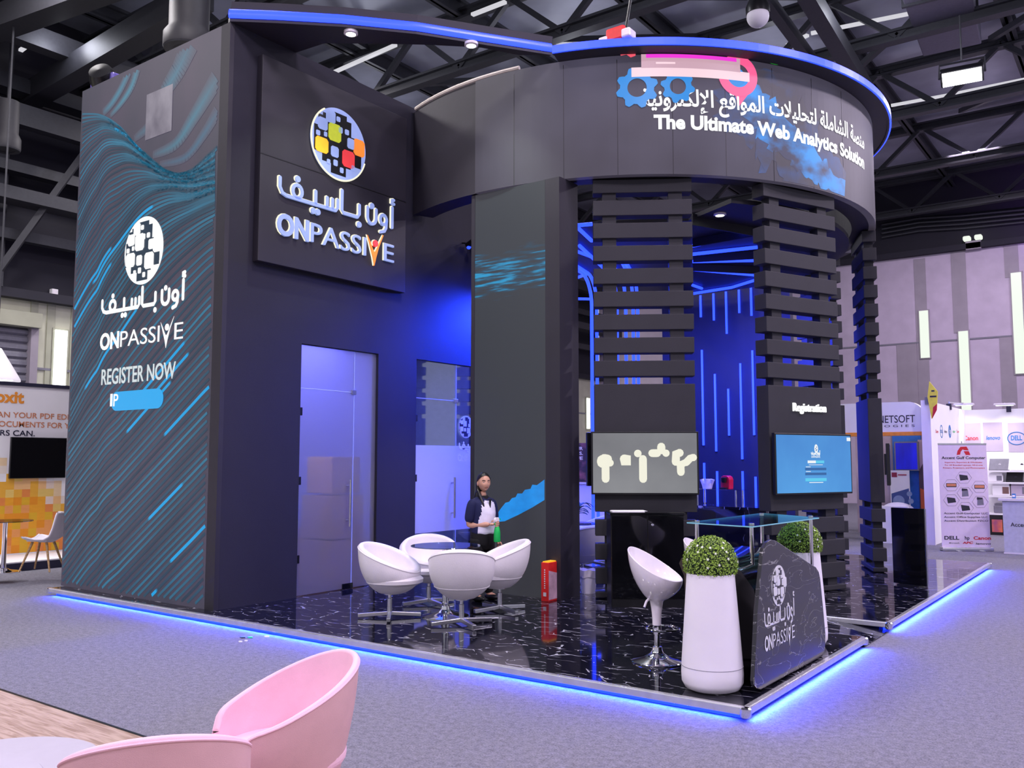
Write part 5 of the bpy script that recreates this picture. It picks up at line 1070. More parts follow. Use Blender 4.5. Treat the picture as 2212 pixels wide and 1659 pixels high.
# coffee counter inside
cc = DP(1578, 1100, 14.6); rz = math.atan2(.36, .93)+.0
th = CYL(1578, 700, 3.8, True)[0]; tx = V3((math.sin(th), -math.cos(th), 0)); rz = math.atan2(tx.y, tx.x)
co = thing('coffee_counter', 'black marbled coffee counter before the wall of blue light tubes', 'counter', (cc.x, cc.y, PT), rz)
obj('carcass', MB().box((-.95, -.22, 0), (.72, .28, .86)), 'marble', co, world=False); obj('worktop', MB().box((-1.0, -.26, .86), (.76, .32, .90)), 'marble', co, world=False, bevel=.004)
sh = obj('glass_shelf', MB().box((-.62, -.15, 1.165), (.22, .2, 1.175)), 'glass', co, world=False)
for x in (-.55, .15):
    for y in (-.1, .15): obj('shelf_post', MB().tube([(x, y, .90), (x, y, 1.165)], .014, 10), 'chrome', co, world=False, smooth=True)
Wc = WM[co.name]
def shelf_pt(px): 
    d = ray(px, 1055); n = Wc.to_3x3() @ V3((0, 1, 0)); o = Wc @ V3((0, .02, 1.175)); q = CAM_POS + d*((o-CAM_POS).dot(n)/d.dot(n)); return V3((q.x, q.y, o.z))
p = shelf_pt(1569)
cm = thing('coffee_machine', 'small red capsule coffee machine on the glass shelf', 'coffee machine', p, rz)
bd_ = [(-.075, 0), (.08, 0), (.085, .16), (.07, .205), (.03, .225), (-.03, .225), (-.07, .20)]
obj('body', MB().prism(bd_, -.06, .10, Matrix(((1, 0, 0, 0), (0, 0, 1, 0), (0, 1, 0, 0), (0, 0, 0, 1)))), mat('red_plastic', S(235, 25, 60), .3, emit=S(150, 5, 30), es=.0), cm, world=False, bevel=.012)
obj('drip_tray', MB().box((-.055, -.13, 0), (.055, -.06, .03)), 'black', cm, world=False, bevel=.005); obj('brew_head', MB().lathe([(0, .11), (.04, .11), (.05, .15), (.05, .19), (0, .2)], 18, Matrix.Translation((0, -.085, 0))), 'black', cm, world=False, smooth=True)
p = shelf_pt(1528)
bk = thing('cup_basket', 'pale basket of upright paper cups on the glass shelf', 'basket', p, rz)
obj('basket', MB().lathe([(0, 0), (.075, 0), (.095, .09), (.088, .09), (.07, .01), (0, .01)], 24), 'white_matt', bk, world=False, smooth=True)
for x, y, tl_ in [(-.05, 0, -.3), (0, .03, .0), (.05, 0, .3), (0, -.04, .1)]:
    obj('paper_cup', MB().lathe([(.022, .02), (.036, .16), (.038, .165), (.034, .165), (.02, .03)], 16, Matrix.Translation((x, y, 0)) @ Matrix.Rotation(tl_, 4, 'Y')), 'white', bk, world=False, smooth=True)

# tall black board at the right platform edge
a, b = V3((-.64, 6.86, 0)), V3((-.20, 6.74, 0)); d = (b-a).normalized(); rz = math.atan2(d.y, d.x); L = (b-a).length
pb = thing('display_stand', 'tall plain black display stand at the right platform edge', 'display stand', (a.x, a.y, PT), rz)
obj('board', MB().box((0, 0, .02), (L, .05, 1.02)), 'gloss_black', pb, world=False, bevel=.006); obj('edge_strip', MB().box((L+.0005, .0, .02), (L+.012, .012, 1.02)), 'alu', pb, world=False); obj('foot', MB().box((.08, -.06, 0), (L-.08, .14, .02)), 'black', pb, world=False)

# litter on the carpet
for px, py, m, s, lab in [(525, 1378, 'black', .03, 'crumpled black scrap on the grey carpet'), (541, 1378, 'green_bottle', .03, 'small green scrap on the grey carpet'), (520, 1387, 'white', .02, 'tiny white scrap on the carpet left of the green scrap'), (532, 1385, 'white', .018, 'tiny white scrap on the carpet beside the black scrap'), (577, 1376, 'white', .028, 'flat white scrap on the carpet nearest the blue glow')]:
    v = P(px, py, 'z', 0); mb = MB().prism([(v.x-s, v.y-s*.5), (v.x+s*.2, v.y-s*.8), (v.x+s, v.y+s*.1), (v.x+s*.3, v.y+s*.7), (v.x-s*.8, v.y+s*.4)], 0, .010); obj('litter_scrap', mb, m, label=lab, cat='litter', group='scraps on the carpet')

# ================================================================== FOREGROUND: pink chairs and white tables
def pink_chair(loc, face, label):
    rz = math.atan2(face[0], -face[1]); t = thing('armchair', label, 'armchair', loc, rz, 'pink armchairs')
    a0, a1 = -48, 228                                  # shell from front left arm round the back to the front right arm
    def ang(u): return math.radians(a0+(a1-a0)*u)
    def top(ph): s = (1+math.sin(ph))/2; k = max(0, (s-.06)/.94); return .55+.265*k**1.25
    def rad(ph): return V3((.325*math.cos(ph), .32*math.sin(ph)+(-.02), 0))
    Th = .03
    def end(u): e = min(u, 1-u); return 1 if e > .06 else .72+.28*math.sqrt(max(0, 1-(1-e/.06)**2))
    def osh(u, v):
        ph = ang(u); o = rad(ph); zt = .30+(top(ph)-.30)*end(u); z0 = .25; s = v
        fl = .80+.20*math.sin(PI/2*min(1, s*1.15))+.05*s*max(0, math.sin(ph)); return V3((o.x*fl, o.y*fl+.03*s*max(0, math.sin(ph)), z0+(zt-z0)*s))
    def ish(u, v):
        p = osh(u, v); ph = ang(u); o = V3((math.cos(ph), math.sin(ph), 0)); return p-o*Th
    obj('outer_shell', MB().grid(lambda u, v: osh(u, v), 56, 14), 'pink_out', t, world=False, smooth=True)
    def rimf(u, v):
        p = osh(u, 1); q = ish(u, 1); c = (p+q)/2; a = PI*v; d = (p-q)/2; return c+d*math.cos(a)+V3((0, 0, Th/2*.8*math.sin(a)))
    mb = MB().grid(lambda u, v: ish(u, v), 56, 14); mb.grid(rimf, 56, 7)
    for u in (0, 1):
        mb.grid(lambda a, v, u=u: osh(u, v).lerp(ish(u, v), a)+(osh(u, v)-osh(.5, v)).normalized()*.02*math.sin(PI*a), 5, 14)
    for u in (0, 1): mb.add([rimf(u, j/6) for j in range(7)], [tuple(range(7))])
    obj('inner_shell', mb, 'pink', t, world=False, smooth=True)
    obj('seam', MB().tube([osh(i/55, .985)+V3((0, 0, .004)) for i in range(56)], .005, 6), 'pink', t, world=False, smooth=True)
    seat = [(.29*math.cos(math.radians(a)), .29*math.sin(math.radians(a))-.0) for a in range(-35, 216, 8)]+[(-.24, -.30), (-.12, -.335), (.12, -.335), (.24, -.30)]
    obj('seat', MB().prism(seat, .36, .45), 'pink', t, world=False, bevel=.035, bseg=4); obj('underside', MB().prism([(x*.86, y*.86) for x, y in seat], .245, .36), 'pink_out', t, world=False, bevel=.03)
    for sx in (-1, 1):
        for sy in (-1, 1): obj('leg', MB().tube([(sx*.17, sy*.17, .27), (sx*.24, sy*.24, 0)], [.016, .011], 10), 'white_matt', t, world=False, smooth=True)
    return t
def latd(l, d): v = CAM_POS + V3((RT.x, RT.y, 0))*l + V3((FW.x, FW.y, 0)).normalized()*d; return v
def dirv(l, d): v = V3((RT.x, RT.y, 0))*l + V3((FW.x, FW.y, 0)).normalized()*d; return v
v = latd(-1.05, 4.17); pk = pink_chair((v.x, v.y, .012), dirv(-.85, -.53), 'pink upholstered armchair facing left on the edge of the wood floor')
f = dirv(-.34, .94); v = latd(-1.29, 3.33); dup(pk, (v.x, v.y, .012), math.atan2(f.x, -f.y), 'pink upholstered armchair seen from behind at the bottom edge')
def round_table(loc, r, h, label):
    t = thing('round_table', label, 'table', loc, 0, 'white round tables')
    obj('table_top', MB().lathe([(0, h-.022), (r-.006, h-.022), (r, h-.016), (r, h-.006), (r-.006, h), (0, h)], 64), 'white_table', t, world=False, smooth=True)
    obj('stem', MB().lathe([(.03, .02), (.03, h-.022)], 20), 'white_matt', t, world=False, smooth=True); obj('foot', MB().lathe([(r*.6, 0), (r*.6, .012), (.03, .03)], 40), 'white_matt', t, world=False, smooth=True)
v = latd(-1.87, 2.74); round_table((v.x, v.y, .012), .42, .74, 'white round table cut by the bottom left corner of the picture')
v = latd(-2.10, 3.70); round_table((v.x, v.y, .012), .40, .50, 'lower white round table between the corner table and the pink armchair')

# ================================================================== STANDS AROUND
def vcd_mat(name):
    t = NT(name); a = t.n('ShaderNodeVertexColor'); a.layer_name = 'Col'; nz = t.n('ShaderNodeTexNoise'); nz.inputs['Scale'].default_value = 40
    mx = t.n('ShaderNodeMixRGB', blend_type='MULTIPLY'); mx.inputs[0].default_value = .12; t.l(a.outputs[0], mx.inputs[1]); t.l(nz.outputs['Fac'], mx.inputs[2]); t.l(mx.outputs[0], t.b.inputs['Base Color']); t.b.inputs['Roughness'].default_value = .6; return t.m
M['vcol_print'] = vcd_mat('printed_mosaic')
def colmesh(name, quads, parent):
    vs = []; fs = []; cs = []
    for q, c in quads: n = len(vs); vs += q; fs.append(tuple(range(n, n+len(q)))); cs.append(c)
    me = bpy.data.meshes.new(name); X = WM[parent.name].inverted(); me.from_pydata([tuple(X @ V3(v)) for v in vs], [], fs); ca = me.color_attributes.new('Col', 'FLOAT_COLOR', 'CORNER')
    for i, pl in enumerate(me.polygons):
        for li in pl.loop_indices: ca.data[li].color = cs[i]
    me.materials.append(M['vcol_print']); o = bpy.data.objects.new(name, me); COL.objects.link(o); o.parent = parent; WM[o.name] = WM[parent.name]; return o
# --- white and orange stand at left
XW, XP = -13.5, -12.3; PZ = P(60, 1212, 'x', XP).z
zt = P(75, 836, 'x', XW).z
fx = thing('exhibition_stand', 'white and orange exhibition stand at the left edge of the picture', 'stand', (XW, 0, 0))
obj('platform', MB().box((XW-.2, -6, 0), (XP, 5, PZ)), 'white', fx); obj('platform_front', MB().box((XP, -6, 0), (XP+.012, 5, PZ-.02)), 'print_navy', fx); obj('back_wall', MB().box((XW-.1, -6, PZ), (XW, 5, zt)), 'white', fx); obj('top_cap', MB().box((XW-.13, -6, zt), (XW+.03, 5, zt+.06)), 'print_navy', fx)
random.seed(8); quads = []; cw = .135
y = -1.6; zlo = PZ+.02
while y < 4.2:
    hh = 1.15+.35*math.sin(y*1.7)+.25*math.sin(y*4.1+1)
    z = zlo
    while z < zlo+hh+.3:
        f = (z-zlo)/hh; c = random.choice([S(236, 150, 30), S(240, 168, 40), S(228, 178, 40), S(232, 140, 70), S(238, 160, 90)]) if f < .62 else random.choice([S(236, 176, 60), S(240, 190, 130), S(235, 200, 110), S(236, 215, 200)]) if f < .9 else (random.choice([S(238, 226, 214), S(240, 238, 242), S(240, 212, 170)]))
        if f < 1.05 or random.random() < .3: quads.append(([(XW+.004, y, z), (XW+.004, y+cw, z), (XW+.004, y+cw, z+cw), (XW+.004, y, z+cw)], c))
        z += cw
    y += cw
colmesh('mosaic_print', quads, fx)
def wtext(nm, body, m, a, b, h, bold, par, xw=XW+.006): p, q = P(*a, 'x', xw), P(*b, 'x', xw); z = (p.z+q.z)/2; return text(nm, body, m, par, (xw, p.y, z), (xw, q.y, z), h, bold, depth=.002)
hpx = 12.9/1909
wtext('logo_lettering', 'foxit', 'print_orange', (-22, 870), (52, 868), 22*hpx*1.35, .035, fx); wtext('headline', 'CAN YOUR PDF EDI', 'print_terra', (-20, 903), (148, 904), 13*hpx*1.1, .012, fx); wtext('headline', 'DOCUMENTS FOR Y', 'print_terra', (-17, 922), (150, 924), 13*hpx*1.1, .012, fx); wtext('headline', 'OURS CAN.', 'print_navy', (-34, 941), (75, 941), 13*hpx*1.1, .012, fx)
a, b = P(25, 944, 'x', XW+.06), P(141, 1032, 'x', XW+.06)
t = thing('wall_screen', 'black switched off screen on the white and orange wall at left', 'television', (XW+.06, a.y, b.z))
obj('bezel', MB().box((XW+.012, a.y, b.z), (XW+.06, b.y, a.z)), 'black', t, bevel=.004); obj('screen', MB().box((XW+.058, a.y+.015, b.z+.015), (XW+.062, b.y-.015, a.z-.015)), 'gloss_black', t)
# shell chair
v = DP(95, 1200, 12.9); ch = thing('shell_chair', 'white shell chair with splayed oak legs before the orange wall', 'chair', (v.x, v.y, PZ), math.atan2(RT.y, RT.x))
prof = [(-.20, .435), (-.23, .452), (-.16, .455), (-.02, .425), (.10, .425), (.17, .47), (.22, .60), (.27, .78), (.295, .83), (.31, .835)]
def shellf(u, v):
    f = v*(len(prof)-1); i = min(int(f), len(prof)-2); k = f-i; x = prof[i][0]*(1-k)+prof[i+1][0]*k; z = prof[i][1]*(1-k)+prof[i+1][1]*k; w = .235*(1-.25*max(0, v-.55))*(1-.5*max(0, v-.93)/.07*.5); s = (u-.5)*2
    return V3((x-.05*s*s*(v > .6)*(v-.6)*2, s*w, z+.05*s*s*(1-max(0, v-.5)*1.6)))
o = obj('seat_shell', MB().grid(shellf, 15, 28), 'white_matt', ch, world=False, smooth=True); so = o.modifiers.new('s', 'SOLIDIFY'); so.thickness = .02
obj('seat_pad', MB().prism([(-.18, -.17), (.12, -.18), (.12, .18), (-.18, .17)], .428, .452), 'white_leather', ch, world=False, bevel=.012)
for sx in (-1, 1):
    for sy in (-1, 1): obj('leg', MB().tube([(sx*.10-.02, sy*.10, .42), (sx*.22-.02, sy*.21, 0)], [.02, .012], 10), 'oak', ch, world=False, smooth=True)
v = DP(8, 1200, 12.7); tb = thing('bistro_table', 'small glass bistro table with chrome stem cut by the left edge', 'table', (v.x, v.y, PZ))
obj('glass_top', MB().lathe([(0, .72), (.36, .72), (.36, .732), (0, .732)], 40), 'dark_glass', tb, world=False); obj('stem', MB().lathe([(.035, .03), (.035, .72)], 20), 'chrome', tb, world=False, smooth=True); obj('base', MB().lathe([(.23, 0), (.23, .01), (.1, .03), (.04, .06), (.04, .1)], 36), 'chrome', tb, world=False, smooth=True)

# --- arched stand right of the ring
YN = 14.5
def PY(px, py, y=YN): return P(px, py, 'y', y)
ns = thing('exhibition_stand', 'pale arched exhibition stand with orange band behind the right column', 'stand', (-3.2, YN, 0))
a, b, c = PY(1999, 932), PY(1840, 870), PY(1999, 940); zt, z1 = b.z, a.z
arch = [(b.x-.6, z1), (a.x, z1), (a.x, zt-.38)]+[(a.x-.35+.35*math.cos(k*PI/16), zt-.38+.36*math.sin(k*PI/16)) for k in range(1, 9)]+[(b.x-.6, zt-.02)]
Xy = Matrix(((1, 0, 0, 0), (0, 0, 1, 0), (0, 1, 0, 0), (0, 0, 0, 1)))
obj('fascia', MB().prism(arch, YN, YN+.25, Xy), 'white', ns); obj('orange_band', MB().box((b.x-.6, YN-.01, c.z), (a.x, YN+.26, z1)), 'print_orange', ns)
obj('corner_post', MB().box((a.x-.06, YN+.01, 0), (a.x+.04, YN+.24, z1)), 'white', ns)
obj('back_wall', MB().box((b.x-.6, YN+2.4, 0), (-1.75, YN+2.5, zt-.1)), mat('taupe_print', S(178, 160, 172), .6, scale=1.4, var=.3), ns)
def ytext(nm, body, m, a, b, h, bold, par, y, sp=1.0): p, q = P(*a, 'y', y), P(*b, 'y', y); z = (p.z+q.z)/2; return text(nm, body, m, par, (p.x, y, z), (q.x, y, z), h, bold, depth=.002, sp=sp)
ytext('logo_lettering', 'NETSOFT', 'print_black', (1897, 914), (1977, 912), .165, .004, ns, YN-.004); ytext('small_lettering', 'LOGIES', 'print_black', (1898, 914+9), (1976, 913+9), .05, .004, ns, YN-.004, 1.6)
a, b = PY(1937, 930, YN+2.38), PY(1978, 1110, YN+2.38); obj('blue_panel', MB().box((a.x-.1, YN+2.34, 0), (b.x+.18, YN+2.39, a.z+.1)), mat('blue_panel', S(50, 110, 200), .5), ns)
a, b = PY(1934, 957, YN+2.2), PY(1982, 1014, YN+2.2)
t = thing('wall_screen', 'deep blue glowing screen inside the arched stand', 'television', (a.x, YN+2.2, b.z))
obj('bezel', MB().box((a.x-.03, YN+2.2, b.z-.03), (b.x+.03, YN+2.3, a.z+.03)), 'print_grey', t); obj('screen', MB().box((a.x, YN+2.195, b.z), (b.x, YN+2.2, a.z)), streak_mat('deep_blue_picture', S(0, 0, 110), S(10, 20, 235), (2, 1, .4), .3, .7), t); obj('bracket', MB().box((a.x+.2, YN+2.3, b.z+.2), (b.x-.2, YN+2.335, a.z-.2)), 'black', t)
a, b = PY(1922, 1016, YN+2.1), PY(1967, 1100, YN+2.1)
t = thing('poster_panel', 'white poster with blue circles under the blue screen of the arched stand', 'poster', (a.x, YN+2.1, 0)); obj('board', MB().box((a.x, YN+2.1, 0), (b.x, YN+2.13, a.z)), 'white', t)
pm = colmesh('print', [([(a.x+.02, YN+2.096, b.z-.5), (b.x-.02, YN+2.096, b.z-.5), (b.x-.02, YN+2.096, a.z-.42), (a.x+.02, YN+2.096, a.z-.55)], S(70, 90, 150)), ([(a.x+.04, YN+2.095, a.z-.16), (a.x+.16, YN+2.095, a.z-.16), (a.x+.16, YN+2.095, a.z-.05), (a.x+.04, YN+2.095, a.z-.05)], S(160, 50, 80)), ([(a.x+.18, YN+2.095, a.z-.12), (b.x-.06, YN+2.095, a.z-.12), (b.x-.06, YN+2.095, a.z-.09), (a.x+.18, YN+2.095, a.z-.09)], S(190, 90, 110))], t)
for x, z, r in [(.18, -.72, .13), (.42, -.55, .06), (.45, -.72, .06), (.44, -.90, .06)]: obj('print_circle', MB().lathe([(0, 0), (r, 0), (r, .004), (0, .004)], 24, Matrix.Translation((a.x+x, YN+2.095, a.z+z)) @ Matrix.Rotation(PI/2, 4, 'X')), mat('poster_circle', S(140, 160, 200), .6) if 'pc' not in M else M['pc'], t)
a, b = PY(1982, 950, YN+2.3), PY(2004, 1090, YN+2.3); q = [([(a.x, YN+2.3, 0), (b.x+.1, YN+2.3, 0), (b.x+.1, YN+2.3, a.z), (a.x, YN+2.3, a.z)], S(190, 165, 180)), ([(a.x, YN+2.296, .4), (b.x+.1, YN+2.296, .4), (b.x+.1, YN+2.296, 1.45), (a.x+.12, YN+2.296, 1.72), (a.x, YN+2.296, 1.5)], S(90, 70, 80)), ([(a.x+.02, YN+2.292, .5), (b.x+.08, YN+2.292, .6), (b.x+.08, YN+2.292, 1.0), (a.x+.02, YN+2.292, 1.1)], S(225, 110, 60))]
colmesh('skyline_print', q, ns)
obj('low_wall', MB().box((PY(1895, 1100).x, YN-.3, 0), (PY(1968, 1100).x, YN-.2, PY(1940, 1094, YN-.3).z)), 'white', ns)
v = P(1938, 1085, 'y', YN+.2); t = thing('lounge_chair', 'cream lounge chair top showing above the low white wall', 'chair', (v.x, YN+.25, 0), 0)
obj('backrest', MB().sphere((v.x, YN+.25, v.z-.18), .18, 24, 12, (1.9, .7, 1.0)), 'white_matt', t, smooth=True); obj('seat', MB().box((v.x-.28, YN+.1, .3), (v.x+.28, YN+.6, .45)), 'white_matt', t, bevel=.05)
for sx in (-1, 1):
    for yy in (.15, .55): obj('leg', MB().tube([(v.x+sx*.22, YN+yy, .32), (v.x+sx*.26, YN+yy, 0)], .015, 8), 'oak', t)

# --- white stand with brand logos
XS, Y0, Y1 = -1.55, 14.35, 18.5; zt = P(2150, 884, 'y', Y1).z
ws = thing('exhibition_stand', 'white exhibition stand with printed brand logos and shelves at right', 'stand', (XS+2, Y1, 0))
obj('side_wall', MB().box((XS-.1, Y0, 0), (XS, Y1, zt)), 'white', ws); obj('back_wall', MB().box((XS, Y1, 0), (XS+5, Y1+.1, zt)), 'white', ws); obj('wall_end', MB().box((XS-.16, Y0-.06, 0), (XS+.02, Y0, zt+.02)), 'white_matt', ws)
def brand(body, m, px0, px1, py, h, bold, slant=0):
    a, b = P(px0, py, 'y', Y1-.02), P(px1, py, 'y', Y1-.02); sheet = obj('logo_sheet', MB().box((a.x-.06, Y1-.012, a.z-.28), (b.x+.06, Y1, a.z+.42)), 'wall_lav', ws)
    F = FR((a.x, Y1-.014, a.z), (1, 0, 0), (0, 0, 1)); mb = text_mb(body, b.x-a.x, h, bold, .002, slant=slant); mb.map(lambda v: F @ v); obj('logo_lettering', mb, m, ws)
brand('Canon', 'print_red', 2082, 2113, 951, .11, .02); brand('lenovo', 'print_blue', 2130, 2160, 950, .10, .02, .2); brand('DELL', 'print_blue', 2184, 2208, 951, .115, .03)
c = P(2196, 947, 'y', Y1-.02); obj('logo_ring', MB().tube([(c.x+.19*math.cos(2*PI*k/40), Y1-.016, c.z+.15*math.sin(2*PI*k/40)) for k in range(40)], .010, 6, True), 'print_blue', ws)
for px, m, w in [(2024, 'print_red', .3), (2034, 'print_blue', .3), (2043, 'print_navy', .3), (2052, 'print_blue', .34), (2061, 'green_bottle', .3), (2069, 'print_red', .3)]:
    p = P(px, 932, 'x', XS+.004)
    if px in (2034, 2052): obj('logo_ring', MB().lathe([(.12, 0), (.145, 0), (.145, .003), (.12, .003)] if px == 2034 else [(0, 0), (.15, 0), (.15, .003), (0, .003)], 28, Matrix.Translation((XS+.001, p.y, p.z)) @ Matrix.Rotation(PI/2, 4, 'Y'), cap=False), m, ws)
    if px != 2052: text('logo_lettering', {2024: 'Canon', 2034: 'DELL', 2043: 'lenovo', 2061: 'acer', 2069: 'Canon'}[px], m, ws, (XS+.003, p.y-w/2, p.z-.03), (XS+.003, p.y+w/2, p.z-.03), .07, .02, depth=.002)
    else: text('logo_lettering', 'hp', 'print_white', ws, (XS+.005, p.y-.08, p.z-.05), (XS+.005, p.y+.08, p.z-.05), .13, .02, depth=.002)
# yellow sign
p = P(2015, 866, 'x', XS-.02)
t = thing('hexagon_sign', 'yellow and red hexagonal sign mounted high on the white stand corner', 'sign', p)
hx = [P(a, b, 'y', Y0-.1) for a, b in [(2008, 824), (2026, 846), (2024, 885), (2013, 905), (2004, 858)]]
obj('yellow_face', MB().prism([(v.x, v.z) for v in hx], Y0-.13, Y0-.10, Xy), mat('sign_yellow', S(235, 222, 60), .5), t)
rd = [P(a, b, 'y', Y0-.12) for a, b in [(2016, 880), (2024.5, 872), (2024, 886), (2014, 905)]]; obj('red_face', MB().prism([(v.x, v.z) for v in rd], Y0-.137, Y0-.131, Xy), 'print_red', t)
ln = MB()
for a, b, w in [(2012, 843, 7), (2009, 855, 14)]: u, q = P(a, b, 'y', Y0-.12), P(a+w, b+3, 'y', Y0-.12); ln.box((u.x, Y0-.136, q.z), (q.x, Y0-.131, u.z))
obj('sign_print', ln, 'print_black', t); obj('bracket', MB().box((p.x-.05, Y0-.10, p.z-.1), (p.x+.05, Y0-.06, p.z+.05)), 'print_grey', t)
# arm lamps
for px, py, x0, lab in [(2082, 873, 2044, 'slim arm spotlight reaching over the white stand near its corner'), (2170, 873, 2170, 'small arm spotlight above the brand logo wall at right')]:
    h_ = P(px, py, 'y', Y1-.7); t = thing('arm_lamp', lab, 'spotlight', h_, 0, 'arm lamps of the white stand'); b0 = P(x0, 882, 'y', Y1-.2) if x0 != px else V3((h_.x, Y1, zt)); b0.z = zt
    if x0 != px: b0 = V3((XS-.02, 16.6, zt))
    obj('arm', MB().tube([b0, b0+V3((0, 0, .1)), h_+V3((0, 0, .02))], .014, 8), 'alu', t); obj('head', MB().box((h_.x-.22, h_.y-.1, h_.z-.03), (h_.x+.22, h_.y+.1, h_.z+.02)), 'white_gloss', t, bevel=.015); obj('lens', MB().box((h_.x-.18, h_.y-.07, h_.z-.036), (h_.x+.18, h_.y+.07, h_.z-.031)), 'white_light', t); obj('clamp', MB().box((b0.x-.05, b0.y-.05, zt-.08), (b0.x+.05, b0.y+.05, zt+.06)), 'print_navy', t)
    spot(h_+V3((0, 0, -.06)), (h_.x, Y1, 1.6), 60, (1, .97, 1), 110, .8, .1)
# shelving with laptops and printers
sv = thing('shelving_unit', 'white display shelving with laptops and printers along the logo wall', 'shelf', (.2, Y1-.6, 0))
def PS(px, py): return P(px, py, 'y', Y1-.62)
for py in (1016, 1041, 1070, 1108): a, b = PS(2132, py), PS(2240, py); obj('shelf_board', MB().box((a.x, Y1-.62, a.z-.04), (b.x, Y1-.02, a.z)), 'white', sv)
a, b = PS(2133, 1110), PS(2240, 1172); obj('base_cabinet', MB().box((a.x, Y1-.60, 0), (b.x, Y1-.05, a.z)), 'black', sv)
a, b = PS(2142, 1122), PS(2166, 1150); obj('poster_print', MB().box((a.x, Y1-.612, b.z), (b.x, Y1-.601, a.z)), streak_mat('purple_picture', S(120, 40, 130), S(235, 110, 60), (3, 1, 3), .35, .65, .7), sv)
for k, (x0, x1, y0, y1, m, kind, lab) in enumerate([(2134, 2175, 991, 1012, 'print_grey', 'laptop', 'grey open laptop seen from behind on the top shelf'), (2183, 2222, 991, 1012, 'white', 'laptop', 'white open laptop on the top shelf at the right edge'), (2134, 2165, 1022, 1038, 'white', 'printer', 'white printer on the second shelf next to the banner'), (2171, 2207, 1020, 1038, 'black', 'screen', 'black screen on the second shelf'),
                                         (2143, 2180, 1044, 1066, 'white', 'printer', 'white printer with a brown front panel on the third shelf'), (2183, 2225, 1044, 1066, 'wall_lav', 'printer', 'grey printer on the third shelf at the right edge'), (2146, 2166, 1088, 1106, 'print_grey', 'printer', 'small grey printer on the lowest shelf')]):
    a, b = PS(x0, y1), PS(x1, y0); fl = {0: PS(2132, 1016), 1: PS(2132, 1016), 2: PS(2132, 1041), 3: PS(2132, 1041), 4: PS(2132, 1070), 5: PS(2132, 1070), 6: PS(2132, 1108)}[k].z
    t = thing(kind if kind != 'screen' else 'monitor', lab, kind, ((a.x+b.x)/2, Y1-.4, fl)); w = b.x-a.x; hh = b.z-fl
    if kind == 'printer':
        obj('body', MB().box((-w/2, -.17, 0), (w/2, .2, hh*.8)), m, t, world=False, bevel=.02); obj('lid', MB().box((-w/2+.01, -.14, hh*.8), (w/2-.01, .2, hh)), m, t, world=False, bevel=.015); obj('paper_slot', MB().box((w*.08, -.175, hh*.15), (w/2-.02, -.169, hh*.7)), mat('brown_panel', S(120, 90, 85), .5) if k == 4 else M['print_grey'], t, world=False)
    else:
        obj('display', MB().add([(-w/2, -.12, .015), (w/2, -.12, .015), (w/2+.02, -.02, hh), (-w/2+.02, -.02, hh), (-w/2, -.10, .015), (w/2, -.10, .015), (w/2+.02, 0, hh), (-w/2+.02, 0, hh)], [(0, 1, 2, 3), (7, 6, 5, 4), (0, 4, 5, 1), (1, 5, 6, 2), (2, 6, 7, 3), (3, 7, 4, 0)]), m, t, world=False); obj('base', MB().box((-w/2, -.11, 0), (w/2, .14, .015)), m, t, world=False); obj('badge', MB().lathe([(0, 0), (.03, 0), (.03, .003), (0, .003)], 14, Matrix.Translation((.03, -.075, hh*.5)) @ Matrix.Rotation(PI/2+.3, 4, 'X')), 'print_black' if k else 'print_white', t, world=False)
# white counter
p = P(2170, 1196, 'z', 0); q = P(2165, 1076, 'y', p.y); ac = thing('info_counter', 'white counter with the word Accent, cut by the right edge', 'counter', (p.x+.6, p.y, 0))
obj('front', MB().box((p.x-.0, p.y, .03), (p.x+1.3, p.y+.03, q.z-.05)), mat('grey_counter_front', S(200, 200, 214), .5), ac); obj('carcass', MB().box((p.x+.03, p.y+.03, 0), (p.x+1.27, p.y+.5, q.z-.05)), 'white', ac); obj('worktop', MB().box((p.x-.06, p.y-.05, q.z-.05), (p.x+1.36, p.y+.55, q.z)), 'white_gloss', ac, bevel=.006); obj('kick_strip', MB().box((p.x-.01, p.y-.01, 0), (p.x+1.31, p.y+.03, .03)), 'white_gloss', ac)
a = P(2183, 1137, 'y', p.y-.002); text('counter_lettering', 'Accent', 'print_black', ac, (a.x, p.y-.003, a.z), (a.x+.30, p.y-.003, a.z), .075, .012, depth=.002)
bb = P(2190, 1066, 'y', p.y+.25); ob = thing('blue_box', 'tiny blue box standing on the white counter at right', 'box', (bb.x, p.y+.25, q.z)); obj('carton', MB().box((-.03, -.03, 0), (.03, .03, .08)), 'print_blue', ob, world=False); obj('carton_label', MB().box((-.022, -.032, .02), (.022, -.0302, .055)), 'white', ob, world=False)
# roll-up banner
p0, p1 = P(2033, 1190, 'z', 0), P(2144, 1190.5, 'z', 0); d = (p1-p0).normalized(); rz = math.atan2(d.y, d.x); Wb = (p1-p0).length
rb = thing('roll_up_banner', 'pinkish roll-up banner with device pictures beside the white stand', 'banner', (p0.x, p0.y, 0), rz); Hb = 2.07
obj('sheet', MB().box((.02, -.004, .07), (Wb-.03, 0, Hb)), mat('banner_sheet', S(222, 205, 222), .55, var=.03), rb, world=False); obj('cassette', MB().box((0, -.08, .0), (Wb, .08, .075)), 'alu', rb, world=False, bevel=.02); obj('top_rail', MB().box((.02, -.012, Hb-.01), (Wb-.03, .008, Hb+.02)), 'alu', rb, world=False); obj('pole', MB().tube([(Wb/2, .02, .05), (Wb/2, .02, Hb+.06)], .010, 8), 'alu', rb, world=False)
for x in (.3, .75): obj('foot', MB().box((Wb*x-.04, -.16, 0), (Wb*x+.04, .16, .012)), 'alu', rb, world=False)
